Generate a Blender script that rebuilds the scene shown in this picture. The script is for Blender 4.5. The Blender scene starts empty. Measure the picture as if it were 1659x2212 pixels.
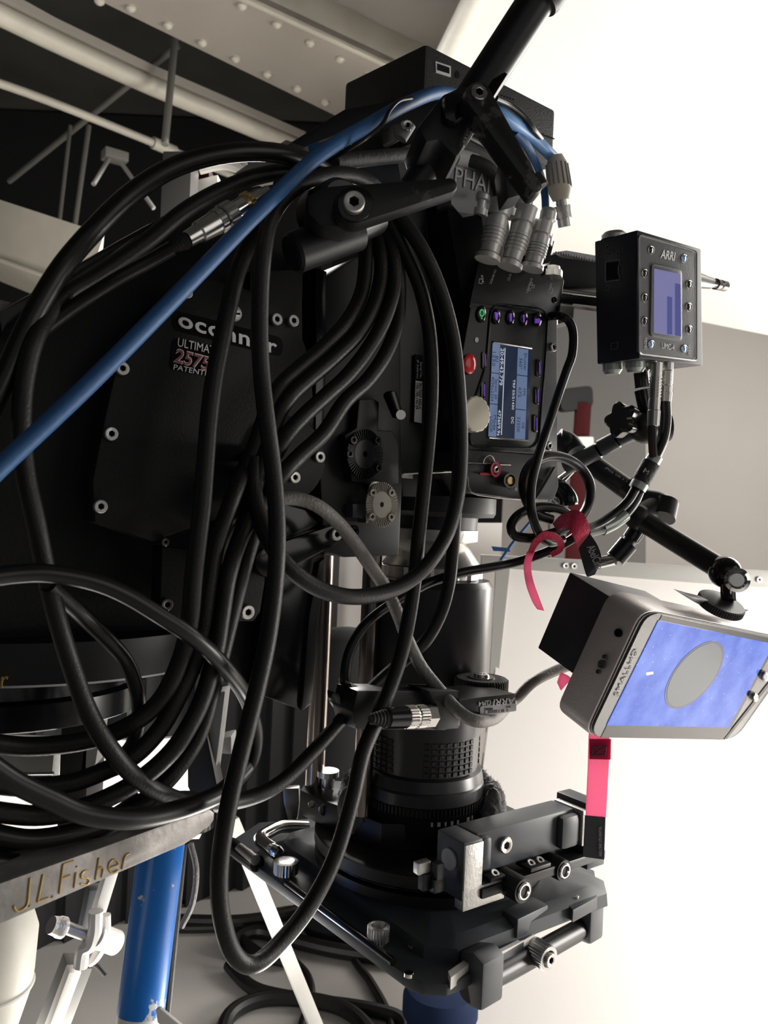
import bpy, bmesh, math, random
from math import radians, sin, cos, pi, tan, atan2, sqrt
from mathutils import Vector, Matrix
random.seed(7)
SC = bpy.context.scene
# ------------------------------------------------------------------ camera (1659 x 2212 frame)
FPX, CX, CY, CAMH = 1750.0, 829.5, 1106.0, 0.8
ROLL = radians(2.5)
XC = Vector((cos(ROLL), 0, sin(ROLL))); YC = Vector((-sin(ROLL), 0, cos(ROLL))); FW = Vector((0, 1, 0))
CAM = Vector((0, 0, CAMH))
cd = bpy.data.cameras.new('camera'); co = bpy.data.objects.new('camera', cd); SC.collection.objects.link(co)
cd.sensor_fit = 'HORIZONTAL'; cd.sensor_width = 36.0; cd.lens = 36.0 * FPX / 1659.0; cd.clip_start = 0.05; cd.dof.use_dof = True; cd.dof.focus_distance = 0.70; cd.dof.aperture_fstop = 18
co.matrix_world = Matrix(((XC.x, YC.x, 0, 0), (XC.y, YC.y, -1, 0), (XC.z, YC.z, 0, CAMH), (0, 0, 0, 1)))
SC.camera = co
# ------------------------------------------------------------------ world, lamps, exposure
W = bpy.data.worlds.new('world'); SC.world = W; W.use_nodes = True
W.node_tree.nodes['Background'].inputs[0].default_value = (0.9, 0.92, 1.0, 1)
W.node_tree.nodes['Background'].inputs[1].default_value = 0.035
SC.view_settings.view_transform = 'Standard'; SC.view_settings.look = 'None'
SC.view_settings.exposure = 0.0; SC.view_settings.gamma = 1.0
def area(name, loc, target, size, power, col=(1, 0.96, 0.9), sy=None, spread=None):
    l = bpy.data.lights.new(name, 'AREA'); l.energy = power; l.size = size; l.color = col
    if sy: l.shape = 'RECTANGLE'; l.size_y = sy
    if spread: l.spread = spread
    o = bpy.data.objects.new(name, l); SC.collection.objects.link(o)
    o.location = loc; o.rotation_euler = (Vector(target) - Vector(loc)).to_track_quat('-Z', 'Y').to_euler()
    return o
area('key_softlight', (1.9, 2.3, 1.5), (0.2, 0.85, 0.7), 1.2, 42)
area('board_lamp', (1.5, 0.93, 0.50), (1.08, 1.36, 0.0), 0.6, 40)
area('silk_lamp', (2.2, 2.3, 0.6), (1.25, 2.1, 2.2), 0.8, 40, (1, 0.95, 0.88))
area('left_backlight', (-0.3, 3.1, 1.9), (-0.3, 1.7, 0.0), 0.8, 72, (1, 0.97, 0.93))
area('added_low_light', (-0.34, 0.93, 0.16), (-0.36, 1.12, 0.45), 0.25, 3.2)  # unseen light added to brighten the card behind the dolly and rim the cables
area('ceiling_glow', (-1.2, 1.6, 1.3), (-1.0, 2.4, 3.0), 0.8, 7, (1, 0.94, 0.86))
area('front_fill', (2.3, -0.4, 1.5), (0.2, 0.7, 0.8), 1.5, 8.5)
area('added_low_light_right', (0.12, 0.86, 0.10), (-0.08, 0.62, 0.5), 0.22, 3.2)  # unseen light added to brighten the lowest bend of the hanging loop
area('centre_fill', (0.5, -1.0, 1.25), (0.2, 0.8, 0.75), 1.4, 1.2)
area('wall_wash', (2.4, 3.5, 1.3), (1.2, 4.9, 0.7), 1.0, 12)  # unseen light added to brighten the grey back wall
# ------------------------------------------------------------------ geometry from the lens
def ray(x, y): return XC * ((x - CX) / FPX) + YC * ((CY - y) / FPX) + FW
def P(x, y, d): return CAM + ray(x, y) * d
def onZ(x, y, z):
    r = ray(x, y); return CAM + r * ((z - CAMH) / r.z)
class Pl:                                     # plane with normal n facing the viewer
    def __init__(s, n, c=None, thru=None):
        s.n = n.normalized(); s.c = c if c is not None else (thru - CAM).dot(s.n)
    def at(s, x, y, off=0.0):
        r = ray(x, y); return CAM + r * ((s.c + off) / r.dot(s.n))
    def pts(s, l, off=0.0): return [s.at(q[0], q[1], off + (q[2] if len(q) > 2 else 0)) for q in l]
YAW = radians(36)
U = Vector((cos(YAW), sin(YAW), 0)); N = Vector((sin(YAW), -cos(YAW), 0)); Z = Vector((0, 0, 1))
def rig(c): return Pl(N, c)
def quad3d(p, d0):                            # parallelogram in space from its four image corners
    r = [ray(*q) for q in p]
    M = Matrix(((-r[1].x, r[2].x, -r[3].x), (-r[1].y, r[2].y, -r[3].y), (-r[1].z, r[2].z, -r[3].z)))
    s = M.inverted() @ (r[0] * -d0)
    return [CAM + r[0] * d0, CAM + r[1] * s[0], CAM + r[2] * s[1], CAM + r[3] * s[2]]
# ------------------------------------------------------------------ materials
MATS = {}
def mat(name, col, rough=0.5, metal=0.0, bump=0.0, bscale=80, var=0.0, vscale=12, emit=None, estr=1.0, spec=0.5, trans=0.0, coat=0.0, sheen=0.0, anis=None):
    m = bpy.data.materials.new(name); m.use_nodes = True; nt = m.node_tree; b = nt.nodes['Principled BSDF']
    b.inputs['Base Color'].default_value = (*col, 1); b.inputs['Roughness'].default_value = rough
    b.inputs['Metallic'].default_value = metal; b.inputs['Specular IOR Level'].default_value = spec
    if coat: b.inputs['Coat Weight'].default_value = coat; b.inputs['Coat Roughness'].default_value = 0.08
    if sheen: b.inputs['Sheen Weight'].default_value = sheen
    if trans: b.inputs['Transmission Weight'].default_value = trans
    if emit: b.inputs['Emission Color'].default_value = (*emit, 1); b.inputs['Emission Strength'].default_value = estr
    tc = nt.nodes.new('ShaderNodeTexCoord')
    if var:
        n = nt.nodes.new('ShaderNodeTexNoise'); n.inputs['Scale'].default_value = vscale; n.inputs['Detail'].default_value = 6
        r = nt.nodes.new('ShaderNodeValToRGB'); nt.links.new(tc.outputs['Object'], n.inputs['Vector'])
        r.color_ramp.elements[0].position = 0.3; r.color_ramp.elements[1].position = 0.7
        r.color_ramp.elements[0].color = (*[max(0, c * (1 - var)) for c in col], 1)
        r.color_ramp.elements[1].color = (*[min(1, c * (1 + var)) for c in col], 1)
        nt.links.new(n.outputs['Fac'], r.inputs['Fac']); nt.links.new(r.outputs['Color'], b.inputs['Base Color'])
    if bump:
        n = nt.nodes.new('ShaderNodeTexNoise'); n.inputs['Scale'].default_value = bscale; n.inputs['Detail'].default_value = 3
        nt.links.new(tc.outputs['Object'], n.inputs['Vector'])
        bp = nt.nodes.new('ShaderNodeBump'); bp.inputs['Strength'].default_value = bump; bp.inputs['Distance'].default_value = 0.002
        nt.links.new(n.outputs['Fac'], bp.inputs['Height']); nt.links.new(bp.outputs['Normal'], b.inputs['Normal'])
    MATS[name] = m; return m
def wear(name, base, chip, amount, scale, rough=0.4, metal=0.0, chipmetal=0.0):   # paint with chips through to another colour
    m = mat(name, base, rough, metal); nt = m.node_tree; b = nt.nodes['Principled BSDF']
    tc = nt.nodes.new('ShaderNodeTexCoord'); n = nt.nodes.new('ShaderNodeTexNoise')
    n.inputs['Scale'].default_value = scale; n.inputs['Detail'].default_value = 8; n.inputs['Roughness'].default_value = 0.65
    nt.links.new(tc.outputs['Object'], n.inputs['Vector'])
    r = nt.nodes.new('ShaderNodeValToRGB'); r.color_ramp.elements[0].position = amount; r.color_ramp.elements[1].position = amount + 0.015
    r.color_ramp.elements[0].color = (*base, 1); r.color_ramp.elements[1].color = (*chip, 1)
    nt.links.new(n.outputs['Fac'], r.inputs['Fac']); nt.links.new(r.outputs['Color'], b.inputs['Base Color'])
    return m
K = (0.012, 0.012, 0.013)
mat('black_anodised', (0.008, 0.008, 0.009), 0.36)
mat('black_gloss', (0.005, 0.005, 0.006), 0.18)
mat('black_satin', (0.008, 0.008, 0.009), 0.45)
mat('black_matte', (0.005, 0.005, 0.005), 0.85, spec=0.2)
mat('charcoal_haze', (0.052, 0.058, 0.067), 0.42)  # lens-flare haze is put into this lighter, bluish charcoal colour
mat('head_paint', (0.0035, 0.0035, 0.0035), 0.55, 0, 0.12, 500, spec=0.35)
mat('lens_black', (0.026, 0.026, 0.028), 0.30)
mat('rubber', (0.020, 0.020, 0.020), 0.6, 0, 0.4, 300)
mat('cable_black', (0.0085, 0.008, 0.0075), 0.44, 0, 0.15, 600, spec=0.4)
mat('cable_gloss', (0.006, 0.0058, 0.0056), 0.34, spec=0.4)
mat('cable_grey', (0.21, 0.20, 0.19), 0.5, 0, 0.35, 420)
mat('cable_blue', (0.022, 0.10, 0.27), 0.5, 0, 0.1, 200)
mat('cable_pale_blue', (0.16, 0.34, 0.68), 0.4)
mat('steel', (0.62, 0.60, 0.57), 0.25, 1.0)
mat('steel_satin', (0.58, 0.57, 0.55), 0.42, 1.0, 0.2, 300)
mat('steel_dark', (0.30, 0.29, 0.28), 0.3, 1.0)
mat('rod_steel', (0.36, 0.31, 0.28), 0.2, 1.0)
mat('brass', (0.75, 0.55, 0.28), 0.28, 1.0)
mat('chrome', (0.85, 0.84, 0.82), 0.1, 1.0)
mat('white_paint', (0.72, 0.70, 0.66), 0.45)
mat('cream_paint', (0.62, 0.60, 0.54), 0.5, 0, 0.2, 30, 0.12, 9)
mat('grey_paint', (0.30, 0.30, 0.29), 0.5)
wear('blue_paint', (0.012, 0.17, 0.62), (0.62, 0.64, 0.64), 0.60, 22, 0.3)
wear('lever_paint', (0.012, 0.012, 0.012), (0.06, 0.058, 0.055), 0.56, 40, 0.35)
mat('fisher_plate', (0.34, 0.32, 0.305), 0.45, 0.45, 0.2, 120, 0.3, 40)
mat('gold_text', (0.55, 0.36, 0.10), 0.4, 0.3)
mat('silver_text', (0.62, 0.62, 0.60), 0.4, 0.3)
mat('white_print', (0.70, 0.70, 0.70), 0.5)
mat('grey_print', (0.46, 0.46, 0.47), 0.5)
mat('red_print', (0.35, 0.02, 0.06), 0.4)
mat('black_print', (0.012, 0.012, 0.014), 0.5)
mat('red_gloss', (0.50, 0.02, 0.02), 0.2)
mat('red_anodised', (0.50, 0.03, 0.06), 0.3)
mat('ivory', (0.68, 0.62, 0.50), 0.5)
mat('velcro_red', (0.80, 0.03, 0.10), 0.75, 0, 0.8, 700, 0.2, 300, sheen=0.3)
mat('velcro_pink', (0.95, 0.22, 0.36), 0.8, 0, 0.4, 500, sheen=0.3)
mat('patch_red', (0.80, 0.03, 0.15), 0.8, 0, 0.4, 500)
for n_, c_, f_ in (('velcro_pink', (1.0, 0.40, 0.56, 1), 0.7), ('patch_red', (1.0, 0.06, 0.22, 1), 0.6)):   # thin cloth lets the backlight through
    nt = MATS[n_].node_tree; tr_ = nt.nodes.new('ShaderNodeBsdfTranslucent'); tr_.inputs['Color'].default_value = c_
    mx = nt.nodes.new('ShaderNodeMixShader'); mx.inputs[0].default_value = f_; nt.links.new(nt.nodes['Principled BSDF'].outputs[0], mx.inputs[1]); nt.links.new(tr_.outputs[0], mx.inputs[2])
    nt.links.new(mx.outputs[0], nt.nodes['Material Output'].inputs['Surface'])
mat('silver_shell', (0.60, 0.59, 0.57), 0.36, 0.45)
mat('shelf_black', (0.010, 0.010, 0.012), 0.3, spec=0.22)
mat('nickel', (0.46, 0.43, 0.37), 0.42, 0.45)
mat('label_black', (0.045, 0.046, 0.052), 0.6, 0, 0.2, 500)
mat('label_white', (0.66, 0.65, 0.62), 0.5)
mat('label_grey', (0.42, 0.42, 0.45), 0.5)
mat('fleece', (0.085, 0.083, 0.085), 0.95, 0, 1.0, 160, 0.5, 60, sheen=0.6)
mat('monitor_shell', (0.60, 0.545, 0.525), 0.42, 0.15, 0.1, 500)
mat('monitor_glass', (0.20, 0.20, 0.20), 0.2, spec=0.4)
mat('screen_border', (0.02, 0.02, 0.022), 0.08, spec=0.3)
mat('body_panel', (0.008, 0.008, 0.010), 0.34, spec=0.35)
mat('umc_front', (0.14, 0.14, 0.145), 0.36, 0, 0.1, 500)
mat('umc_side', (0.016, 0.018, 0.026), 0.42)
mat('frost_plastic', (0.45, 0.50, 0.45), 0.25, 0.4)
mat('receiver_plastic', (0.034, 0.033, 0.033), 0.5, 0, 0.3, 600)
mat('purple_lit', (0.10, 0.03, 0.3), 0.4, emit=(0.25, 0.07, 0.85), estr=0.38)
mat('green_lit', (0.02, 0.3, 0.1), 0.4, emit=(0.05, 0.7, 0.2), estr=0.45)
mat('screen_cell', (0.01, 0.02, 0.05), 0.15, emit=(0.17, 0.24, 0.40), estr=0.62)
mat('screen_dark', (0.006, 0.008, 0.014), 0.15, emit=(0.012, 0.018, 0.035), estr=1.0)
mat('screen_text', (0.1, 0.1, 0.1), 0.4, emit=(0.5, 0.55, 0.65), estr=0.8)
mat('screen_ink', (0.01, 0.02, 0.05), 0.3, emit=(0.02, 0.03, 0.07), estr=0.6)
mat('umc_screen', (0.10, 0.10, 0.20), 0.15, emit=(0.15, 0.15, 0.30), estr=0.85)
mat('umc_screen_bar', (0.05, 0.05, 0.12), 0.15, emit=(0.055, 0.065, 0.22), estr=0.85)
mat('blue_button', (0.12, 0.30, 0.55), 0.2, coat=1.0)
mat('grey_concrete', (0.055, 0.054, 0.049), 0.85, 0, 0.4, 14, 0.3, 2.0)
mat('beam_paint', (0.30, 0.276, 0.245), 0.6, 0, 0.15, 20, 0.06, 3)
mat('pipe_paint', (0.46, 0.435, 0.375), 0.5, 0, 0.2, 30, 0.12, 5)
mat('truss_paint', (0.12, 0.117, 0.108), 0.6)
mat('wall_grey', (0.66, 0.62, 0.585), 0.8, 0, 0.1, 10, 0.03, 2)
mat('wall_dark', (0.16, 0.155, 0.15), 0.8)
mat('floor_grey', (0.46, 0.44, 0.42), 0.55, 0, 0.05, 20, 0.05, 3)
mat('soffit_grey', (0.19, 0.175, 0.16), 0.7)
mat('drape_black', (0.006, 0.006, 0.007), 0.95)
mat('silk_white', (0.86, 0.83, 0.79), 0.9)
mat('board_white', (0.84, 0.80, 0.77), 0.7)
mat('rail_grey', (0.25, 0.245, 0.23), 0.5)
mat('brick_red', (0.045, 0.005, 0.006), 0.8, spec=0.15)
mat('bag_blue', (0.008, 0.018, 0.055), 0.8, spec=0.2)
# ------------------------------------------------------------------ mesh builder
class B:
    def __init__(s): s.bm = bmesh.new()
    def face(s, pts):
        return s.bm.faces.new([s.bm.verts.new(p) for p in pts])
    def prism(s, pts, back):                  # outline extruded by the vector 'back'
        a = [s.bm.verts.new(p) for p in pts]
        b = [s.bm.verts.new(p + (back if isinstance(back, Vector) else back(p))) for p in pts]
        n = len(pts); s.bm.faces.new(a); s.bm.faces.new(b[::-1])
        for i in range(n): s.bm.faces.new((a[i], b[i], b[(i + 1) % n], a[(i + 1) % n]))
        return s
    def loft(s, rings, cap=True, closed=False):
        vs = [[s.bm.verts.new(p) for p in r] for r in rings]; n = len(rings[0])
        for k in range(len(vs) - 1 + (1 if closed else 0)):
            a, b = vs[k], vs[(k + 1) % len(vs)]
            for i in range(n): s.bm.faces.new((a[i], a[(i + 1) % n], b[(i + 1) % n], b[i]))
        if cap and not closed: s.bm.faces.new(vs[0][::-1]); s.bm.faces.new(vs[-1])
        return s
    def box(s, o, a, b, c):                   # corner and three edge vectors
        return s.prism([o, o + a, o + a + b, o + b], c)
    def cbox(s, ctr, ex, ey, ez, sx, sy, sz):
        return s.box(ctr - ex * sx / 2 - ey * sy / 2 - ez * sz / 2, ex * sx, ey * sy, ez * sz)
    def lathe(s, p0, ax, prof, seg=28, cap=True):   # prof: (distance along ax, radius)
        ax = ax.normalized(); t = Vector((0, 0, 1)) if abs(ax.z) < 0.9 else Vector((1, 0, 0))
        e1 = ax.cross(t).normalized(); e2 = ax.cross(e1)
        rings = [[p0 + ax * h + (e1 * cos(2 * pi * i / seg) + e2 * sin(2 * pi * i / seg)) * (r(i) if callable(r) else r) for i in range(seg)] for h, r in prof]
        return s.loft(rings, cap)
    def cyl(s, p0, p1, r, r1=None, seg=20):
        d = p1 - p0; return s.lathe(p0, d, [(0, r), (d.length, r if r1 is None else r1)], seg)
    def tube(s, pts, r, seg=12, sub=7):
        c = crom(pts, sub); n = len(c); T = []
        for i in range(n): T.append((c[min(i + 1, n - 1)] - c[max(i - 1, 0)]).normalized())
        up = Vector((0.3, -1, 0.2)); e = (up - T[0] * up.dot(T[0])).normalized(); rings = []
        for i in range(n):
            e = (e - T[i] * e.dot(T[i])).normalized(); f = T[i].cross(e)
            rr = r if not callable(r) else r(i / (n - 1))
            rings.append([c[i] + (e * cos(2 * pi * k / seg) + f * sin(2 * pi * k / seg)) * rr for k in range(seg)])
        return s.loft(rings)
    def sphere(s, ctr, r, seg=20, ex=None):
        m = Matrix.Translation(ctr); bmesh.ops.create_uvsphere(s.bm, u_segments=seg, v_segments=seg // 2, radius=r, matrix=m); return s
    def torus(s, ctr, ax, R, r, seg=40, m=12, jit=0.0, flat=1.0):
        ax = ax.normalized(); t = Vector((0, 0, 1)) if abs(ax.z) < 0.9 else Vector((1, 0, 0))
        e1 = ax.cross(t).normalized(); e2 = ax.cross(e1); rings = []
        for i in range(seg):
            d = e1 * cos(2 * pi * i / seg) + e2 * sin(2 * pi * i / seg)
            rings.append([ctr + d * (R + r * cos(2 * pi * k / m) * (1 + random.uniform(-jit, jit))) + ax * r * flat * sin(2 * pi * k / m) * (1 + random.uniform(-jit, jit)) for k in range(m)])
        return s.loft(rings, False, True)
    def strip(s, A, Bq, th):                  # ribbon between two edge lines, with thickness
        A, Bq = crom(A, 5), crom(Bq, 5); n = min(len(A), len(Bq)); rings = []
        for i in range(n):
            t = (A[min(i + 1, n - 1)] - A[max(i - 1, 0)]); nn = t.cross(Bq[i] - A[i])
            nn = nn.normalized() * th if nn.length > 1e-9 else Vector((0, th, 0))
            rings.append([A[i], Bq[i], Bq[i] + nn, A[i] + nn])
        return s.loft(rings)
def crom(p, sub):
    if len(p) < 3 or sub < 2: return list(p)
    q = [p[0] * 2 - p[1]] + list(p) + [p[-1] * 2 - p[-2]]; out = []
    for i in range(1, len(q) - 2):
        a, b, c, d = q[i - 1], q[i], q[i + 1], q[i + 2]
        for k in range(sub):
            t = k / sub
            out.append(0.5 * ((2 * b) + (c - a) * t + (2 * a - 5 * b + 4 * c - d) * t * t + (3 * b - a - 3 * c + d) * t ** 3))
    out.append(p[-1]); return out
# ------------------------------------------------------------------ linking things, parts, sub-parts
ORG = {}
def finish(name, b, m, parent=None, bevel=0.0, ang=0.55, kind=None):
    bm = b.bm if isinstance(b, B) else b
    bmesh.ops.recalc_face_normals(bm, faces=bm.faces)
    if bevel:
        es = [e for e in bm.edges if len(e.link_faces) == 2 and e.calc_face_angle(0) > 0.5]
        bmesh.ops.bevel(bm, geom=es, offset=bevel, segments=2, affect='EDGES', profile=0.6, clamp_overlap=True)
    me = bpy.data.meshes.new(name); xs = [v.co for v in bm.verts]
    lo = Vector((min(v.x for v in xs), min(v.y for v in xs), min(v.z for v in xs))); hi = Vector((max(v.x for v in xs), max(v.y for v in xs), max(v.z for v in xs)))
    c = Vector(((lo.x + hi.x) / 2, (lo.y + hi.y) / 2, lo.z))
    bmesh.ops.translate(bm, verts=bm.verts, vec=-c)
    bm.to_mesh(me); bm.free()
    for p in me.polygons: p.use_smooth = True
    me.set_sharp_from_angle(angle=ang)
    me.materials.append(MATS[m]); o = bpy.data.objects.new(name, me); SC.collection.objects.link(o)
    place(o, c, parent)
    if kind: o['kind'] = kind
    return o
def place(o, world, parent):
    o.location = world - (ORG[parent.name] if parent else Vector()); ORG[o.name] = world.copy()
    if parent: o.parent = parent
def tag(o, label, cat, group=None):
    o['label'] = label; o['category'] = cat
    if group: o['group'] = group
    return o
def struct(name, b, m, **k):
    o = finish(name, b, m, **k); o['kind'] = 'structure'; return o
THINGS = []
def thing(name, label, cat, base, group=None):
    o = bpy.data.objects.new(name, None); o.empty_display_size = 0.02; SC.collection.objects.link(o)
    place(o, base, None); THINGS.append(o); return tag(o, label, cat, group)
def text(s, bl, br, tl, m, parent, name='lettering', ex=0.0004, shear=0.0, spacing=1.0, off=0.0, xs=None):
    cu = bpy.data.curves.new(name, 'FONT'); cu.body = s; cu.shear = shear; cu.space_character = spacing; cu.offset = off; cu.resolution_u = 3
    t = bpy.data.objects.new(name, cu); me = bpy.data.meshes.new_from_object(t); bpy.data.objects.remove(t)
    b = bmesh.new(); b.from_mesh(me); bpy.data.meshes.remove(me)
    xs_ = [v.co.x for v in b.verts]; ys = [v.co.y for v in b.verts]; x0, x1, y0, y1 = min(xs_), max(xs_), min(ys), max(ys)
    ux, uy = br - bl, tl - bl; nn = ux.cross(uy).normalized()
    if nn.dot(bl - CAM) > 0: nn = -nn
    for v in b.verts: v.co = bl + ux * ((v.co.x - x0) / (x1 - x0)) + uy * ((v.co.y - y0) / (y1 - y0))
    r = bmesh.ops.extrude_face_region(b, geom=b.faces[:])
    bmesh.ops.translate(b, verts=[g for g in r['geom'] if isinstance(g, bmesh.types.BMVert)], vec=nn * ex)
    return finish(name, b, m, parent, ang=0.3)
SCREW = {}
def screw(ctr, n, r, parent, m='steel_satin', h=0.45, name='screw'):   # socket-head screw, shared mesh
    if m not in SCREW:
        b = B(); sg = 24
        def hexr(i):
            a = (2 * pi * i / sg) % (pi / 3) - pi / 6; return 0.5 * cos(pi / 6) / cos(a)
        b.lathe(Vector((0, 0, -0.4)), Vector((0, 0, 1)), [(0, 1.0), (0.7, 1.0), (0.8, 0.9), (0.8, 0.62), (0.76, hexr), (0.2, hexr)], sg)
        bmesh.ops.recalc_face_normals(b.bm, faces=b.bm.faces)
        me = bpy.data.meshes.new('screw'); b.bm.to_mesh(me); b.bm.free()
        for p in me.polygons: p.use_smooth = True
        me.set_sharp_from_angle(angle=0.5); me.materials.append(MATS[m]); me.materials.append(MATS['black_matte'])
        me.polygons[-1].material_index = 1; SCREW[m] = me
    o = bpy.data.objects.new(name, SCREW[m]); SC.collection.objects.link(o); place(o, ctr, parent)
    o.rotation_euler = n.to_track_quat('Z', 'Y').to_euler(); o.scale = (r, r, r); return o
def hull2(x0, y0, r0, x1, y1, r1, n=10):      # outline of a tapered lever in the picture
    a = atan2(y1 - y0, x1 - x0); d = sqrt((x1 - x0) ** 2 + (y1 - y0) ** 2); t = math.acos((r0 - r1) / d); o = []
    for k in range(n + 1):
        q = a + t + (2 * pi - 2 * t) * k / n; o.append((x0 + r0 * cos(q), y0 + r0 * sin(q)))
    for k in range(n + 1):
        q = a - t + 2 * t * k / n; o.append((x1 + r1 * cos(q), y1 + r1 * sin(q)))
    return o
def ell(x, y, rx, ry, n=24): return [(x + rx * cos(2 * pi * i / n), y + ry * sin(2 * pi * i / n)) for i in range(n)]
def rrect(pts, k=0.12, n=4):                  # rounded corners on an image outline
    out = []; L = len(pts)
    for i in range(L):
        a, b, c = Vector(pts[i - 1]), Vector(pts[i]), Vector(pts[(i + 1) % L]); m = min((a - b).length, (c - b).length) * k
        p, q = b + (a - b).normalized() * m, b + (c - b).normalized() * m
        for j in range(n + 1):
            t = j / n; v = p * (1 - t) ** 2 + b * 2 * t * (1 - t) + q * t * t; out.append((v.x, v.y))
    return out
# ================================================================== THE SETTING
b = B(); b.box(Vector((-4, -1.2, -0.06)), Vector((9, 0, 0)), Vector((0, 7, 0)), Vector((0, 0, 0.06))); struct('floor', b, 'floor_grey')
b = B(); b.box(Vector((-4, 4.9, 0)), Vector((9, 0, 0)), Vector((0, 0.1, 0)), Vector((0, 0, 3.3))); struct('wall_back', b, 'wall_grey')
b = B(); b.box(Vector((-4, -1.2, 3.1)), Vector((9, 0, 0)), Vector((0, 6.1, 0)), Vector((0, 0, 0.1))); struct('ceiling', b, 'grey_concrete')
b = B(); b.box(Vector((-4.1, -1.2, 0)), Vector((0.1, 0, 0)), Vector((0, 6.1, 0)), Vector((0, 0, 3.1))); struct('wall_left', b, 'wall_dark')
b = B(); b.box(Vector((-3.9, 4.8, 0)), Vector((4.6, 0, 0)), Vector((0, 0.08, 0)), Vector((0, 0, 3.08))); struct('added_dark_panel', b, 'drape_black')  # dark panel added so the left of the back wall reads black
# soffit panel right of the riveted beam
ZB = CAMH + 1.6
b = B(); b.prism([onZ(x, y, ZB + 0.12) for x, y in [(540, -60), (1500, -60), (1200, 330), (845, 140)]], Vector((0, 0, 0.05))); struct('trim_1', b, 'soffit_grey')
# riveted beam
beam = thing('ceiling_beam', 'wide cream riveted steel beam crossing the ceiling above the black receiver box', 'beam', onZ(500, 60, ZB))
A0, A1, Q0, Q1 = onZ(130, -40, ZB), onZ(1450, 603, ZB), onZ(450, -48, ZB), onZ(1520, 451, ZB)
A0 += (A0 - A1).normalized() * 1.5; Q0 += (Q0 - Q1).normalized() * 1.5
b = B(); b.prism([A0, Q0, Q1, A1], Vector((0, 0, 0.02))); finish('flange', b, 'beam_paint', beam)
b = B()
d = (Q1 - Q0).normalized(); pr = Z.cross(d).normalized()
b.prism([Q0 - Vector((0, 0, .012)), Q1 - Vector((0, 0, .012)), Q1 - Vector((0, 0, .012)) + pr * 0.022, Q0 - Vector((0, 0, .012)) + pr * 0.022], Vector((0, 0, 0.14))); finish('edge_strip', b, 'pipe_paint', beam, bevel=0.004)
rv = None
for x, y in [(215, 0), (283, 15), (363, 52), (437, 90), (509, 125), (577, 158), (642, 190), (702, 219), (765, 250), (523, 10), (598, 50), (670, 90), (735, 125), (795, 160)]:
    p = onZ(x, y, ZB)
    if rv is None:
        b = B(); b.lathe(p, Vector((0, 0, -1)), [(0, 0.017), (0.008, 0.016), (0.014, 0.010), (0.017, 0.004)], 14); rv = finish('rivet', b, 'pipe_paint', beam); r0 = p
    else:
        o = rv.copy(); SC.collection.objects.link(o); o.location = rv.location + (p - r0)
# white pipes and truss rods
def pipe(name, label, pts, r, m, cat='pipe', group=None):
    pts = [pts[0] + (pts[0] - pts[1]).normalized() * 1.2] + pts + [pts[-1] + (pts[-1] - pts[-2]).normalized() * 1.4]
    b = B(); b.tube(pts, r, 14, 4); return tag(finish(name, b, m), label, cat, group)
pipe('ceiling_pipe', 'thick cream pipe running under the dark ceiling, nearest the riveted beam', [onZ(-60, 3, 2.33), onZ(120, 90, 2.33), onZ(320, 182, 2.33), onZ(500, 258, 2.33), onZ(690, 338, 2.33)], 0.034, 'pipe_paint')
b = B(); b.prism([onZ(x, y, 2.36) for x, y in [(-60, -40), (120, 58), (330, 158), (480, 222), (660, 300), (650, 306), (470, 238), (320, 178), (100, 72), (-60, -20)]], Vector((0, 0, 0.03)))
tag(finish('pipe_channel', b, 'beam_paint'), 'flat cream channel lying along the top of the thick cream pipe', 'channel')
tp = thing('ceiling_pipe', 'thin cream pipe with a tee fitting, left of the thick cream pipe', 'pipe', onZ(200, 260, 2.25))
b = B(); b.tube([onZ(-300, 78, 2.25), onZ(-60, 160, 2.25), onZ(100, 216, 2.25), onZ(330, 308, 2.25), onZ(470, 366, 2.25), onZ(560, 402, 2.25), onZ(800, 498, 2.25)], 0.0155, 14, 4); finish('pipe_run', b, 'pipe_paint', tp)
b = B(); b.cyl(onZ(330, 308, 2.25), onZ(378, 328, 2.25), 0.024); b.cyl(onZ(356, 316, 2.25), onZ(358, 290, 2.30), 0.015); finish('tee_fitting', b, 'pipe_paint', tp)
for lab, p0, p1, r in [('short vertical drop rod rising from the tee of the thin pipe', P(356, 312, 2.85), P(384, 22, 3.02), 0.013),
                       ('diagonal grey truss rod crossing behind both cream pipes', P(385, 98, 3.0), P(20, 392, 3.6), 0.012),
                       ('left one of the two thin hanging rods under the thin pipe', P(152, 272, 3.3), P(128, 480, 3.2), 0.008),
                       ('right one of the two thin hanging rods under the thin pipe', P(192, 272, 3.25), P(160, 498, 3.15), 0.010)]:
    b = B(); b.cyl(p0, p1, r, seg=10); tag(finish('truss_rod', b, 'truss_paint'), lab, 'rod', 'thin grey rods hanging under the ceiling')
jb = thing('junction_box', 'small grey junction box hanging in the dark between hanging rods and cables', 'box', P(248, 345, 3.0))
b = B(); c0 = P(248, 338, 3.0); b.cbox(c0, U, N, Z, 0.085, 0.06, 0.035); finish('box_body', b, 'truss_paint', jb, bevel=0.003)
b = B(); b.cyl(c0 - Z * .012 - U * .02, c0 - Z * .16 - U * .10 + N * .1, 0.008, seg=8); b.cyl(c0 - Z * .012 + U * .02, c0 - Z * .19 + N * .1 + U * .12, 0.008, seg=8); finish('conduit', b, 'wall_dark', jb)
dk = thing('air_duct', 'pale grey rectangular duct at the left edge below the ceiling rods', 'duct', P(100, 540, 2.6))
b = B(); b.prism([P(x, y, 2.7 - (x + 60) * 0.0008) for x, y in [(-60, 412), (225, 505), (205, 570), (100, 600), (-60, 537)]], Vector((-.15, 0.4, 0.02))); finish('duct_side', b, 'pipe_paint', dk)
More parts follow.
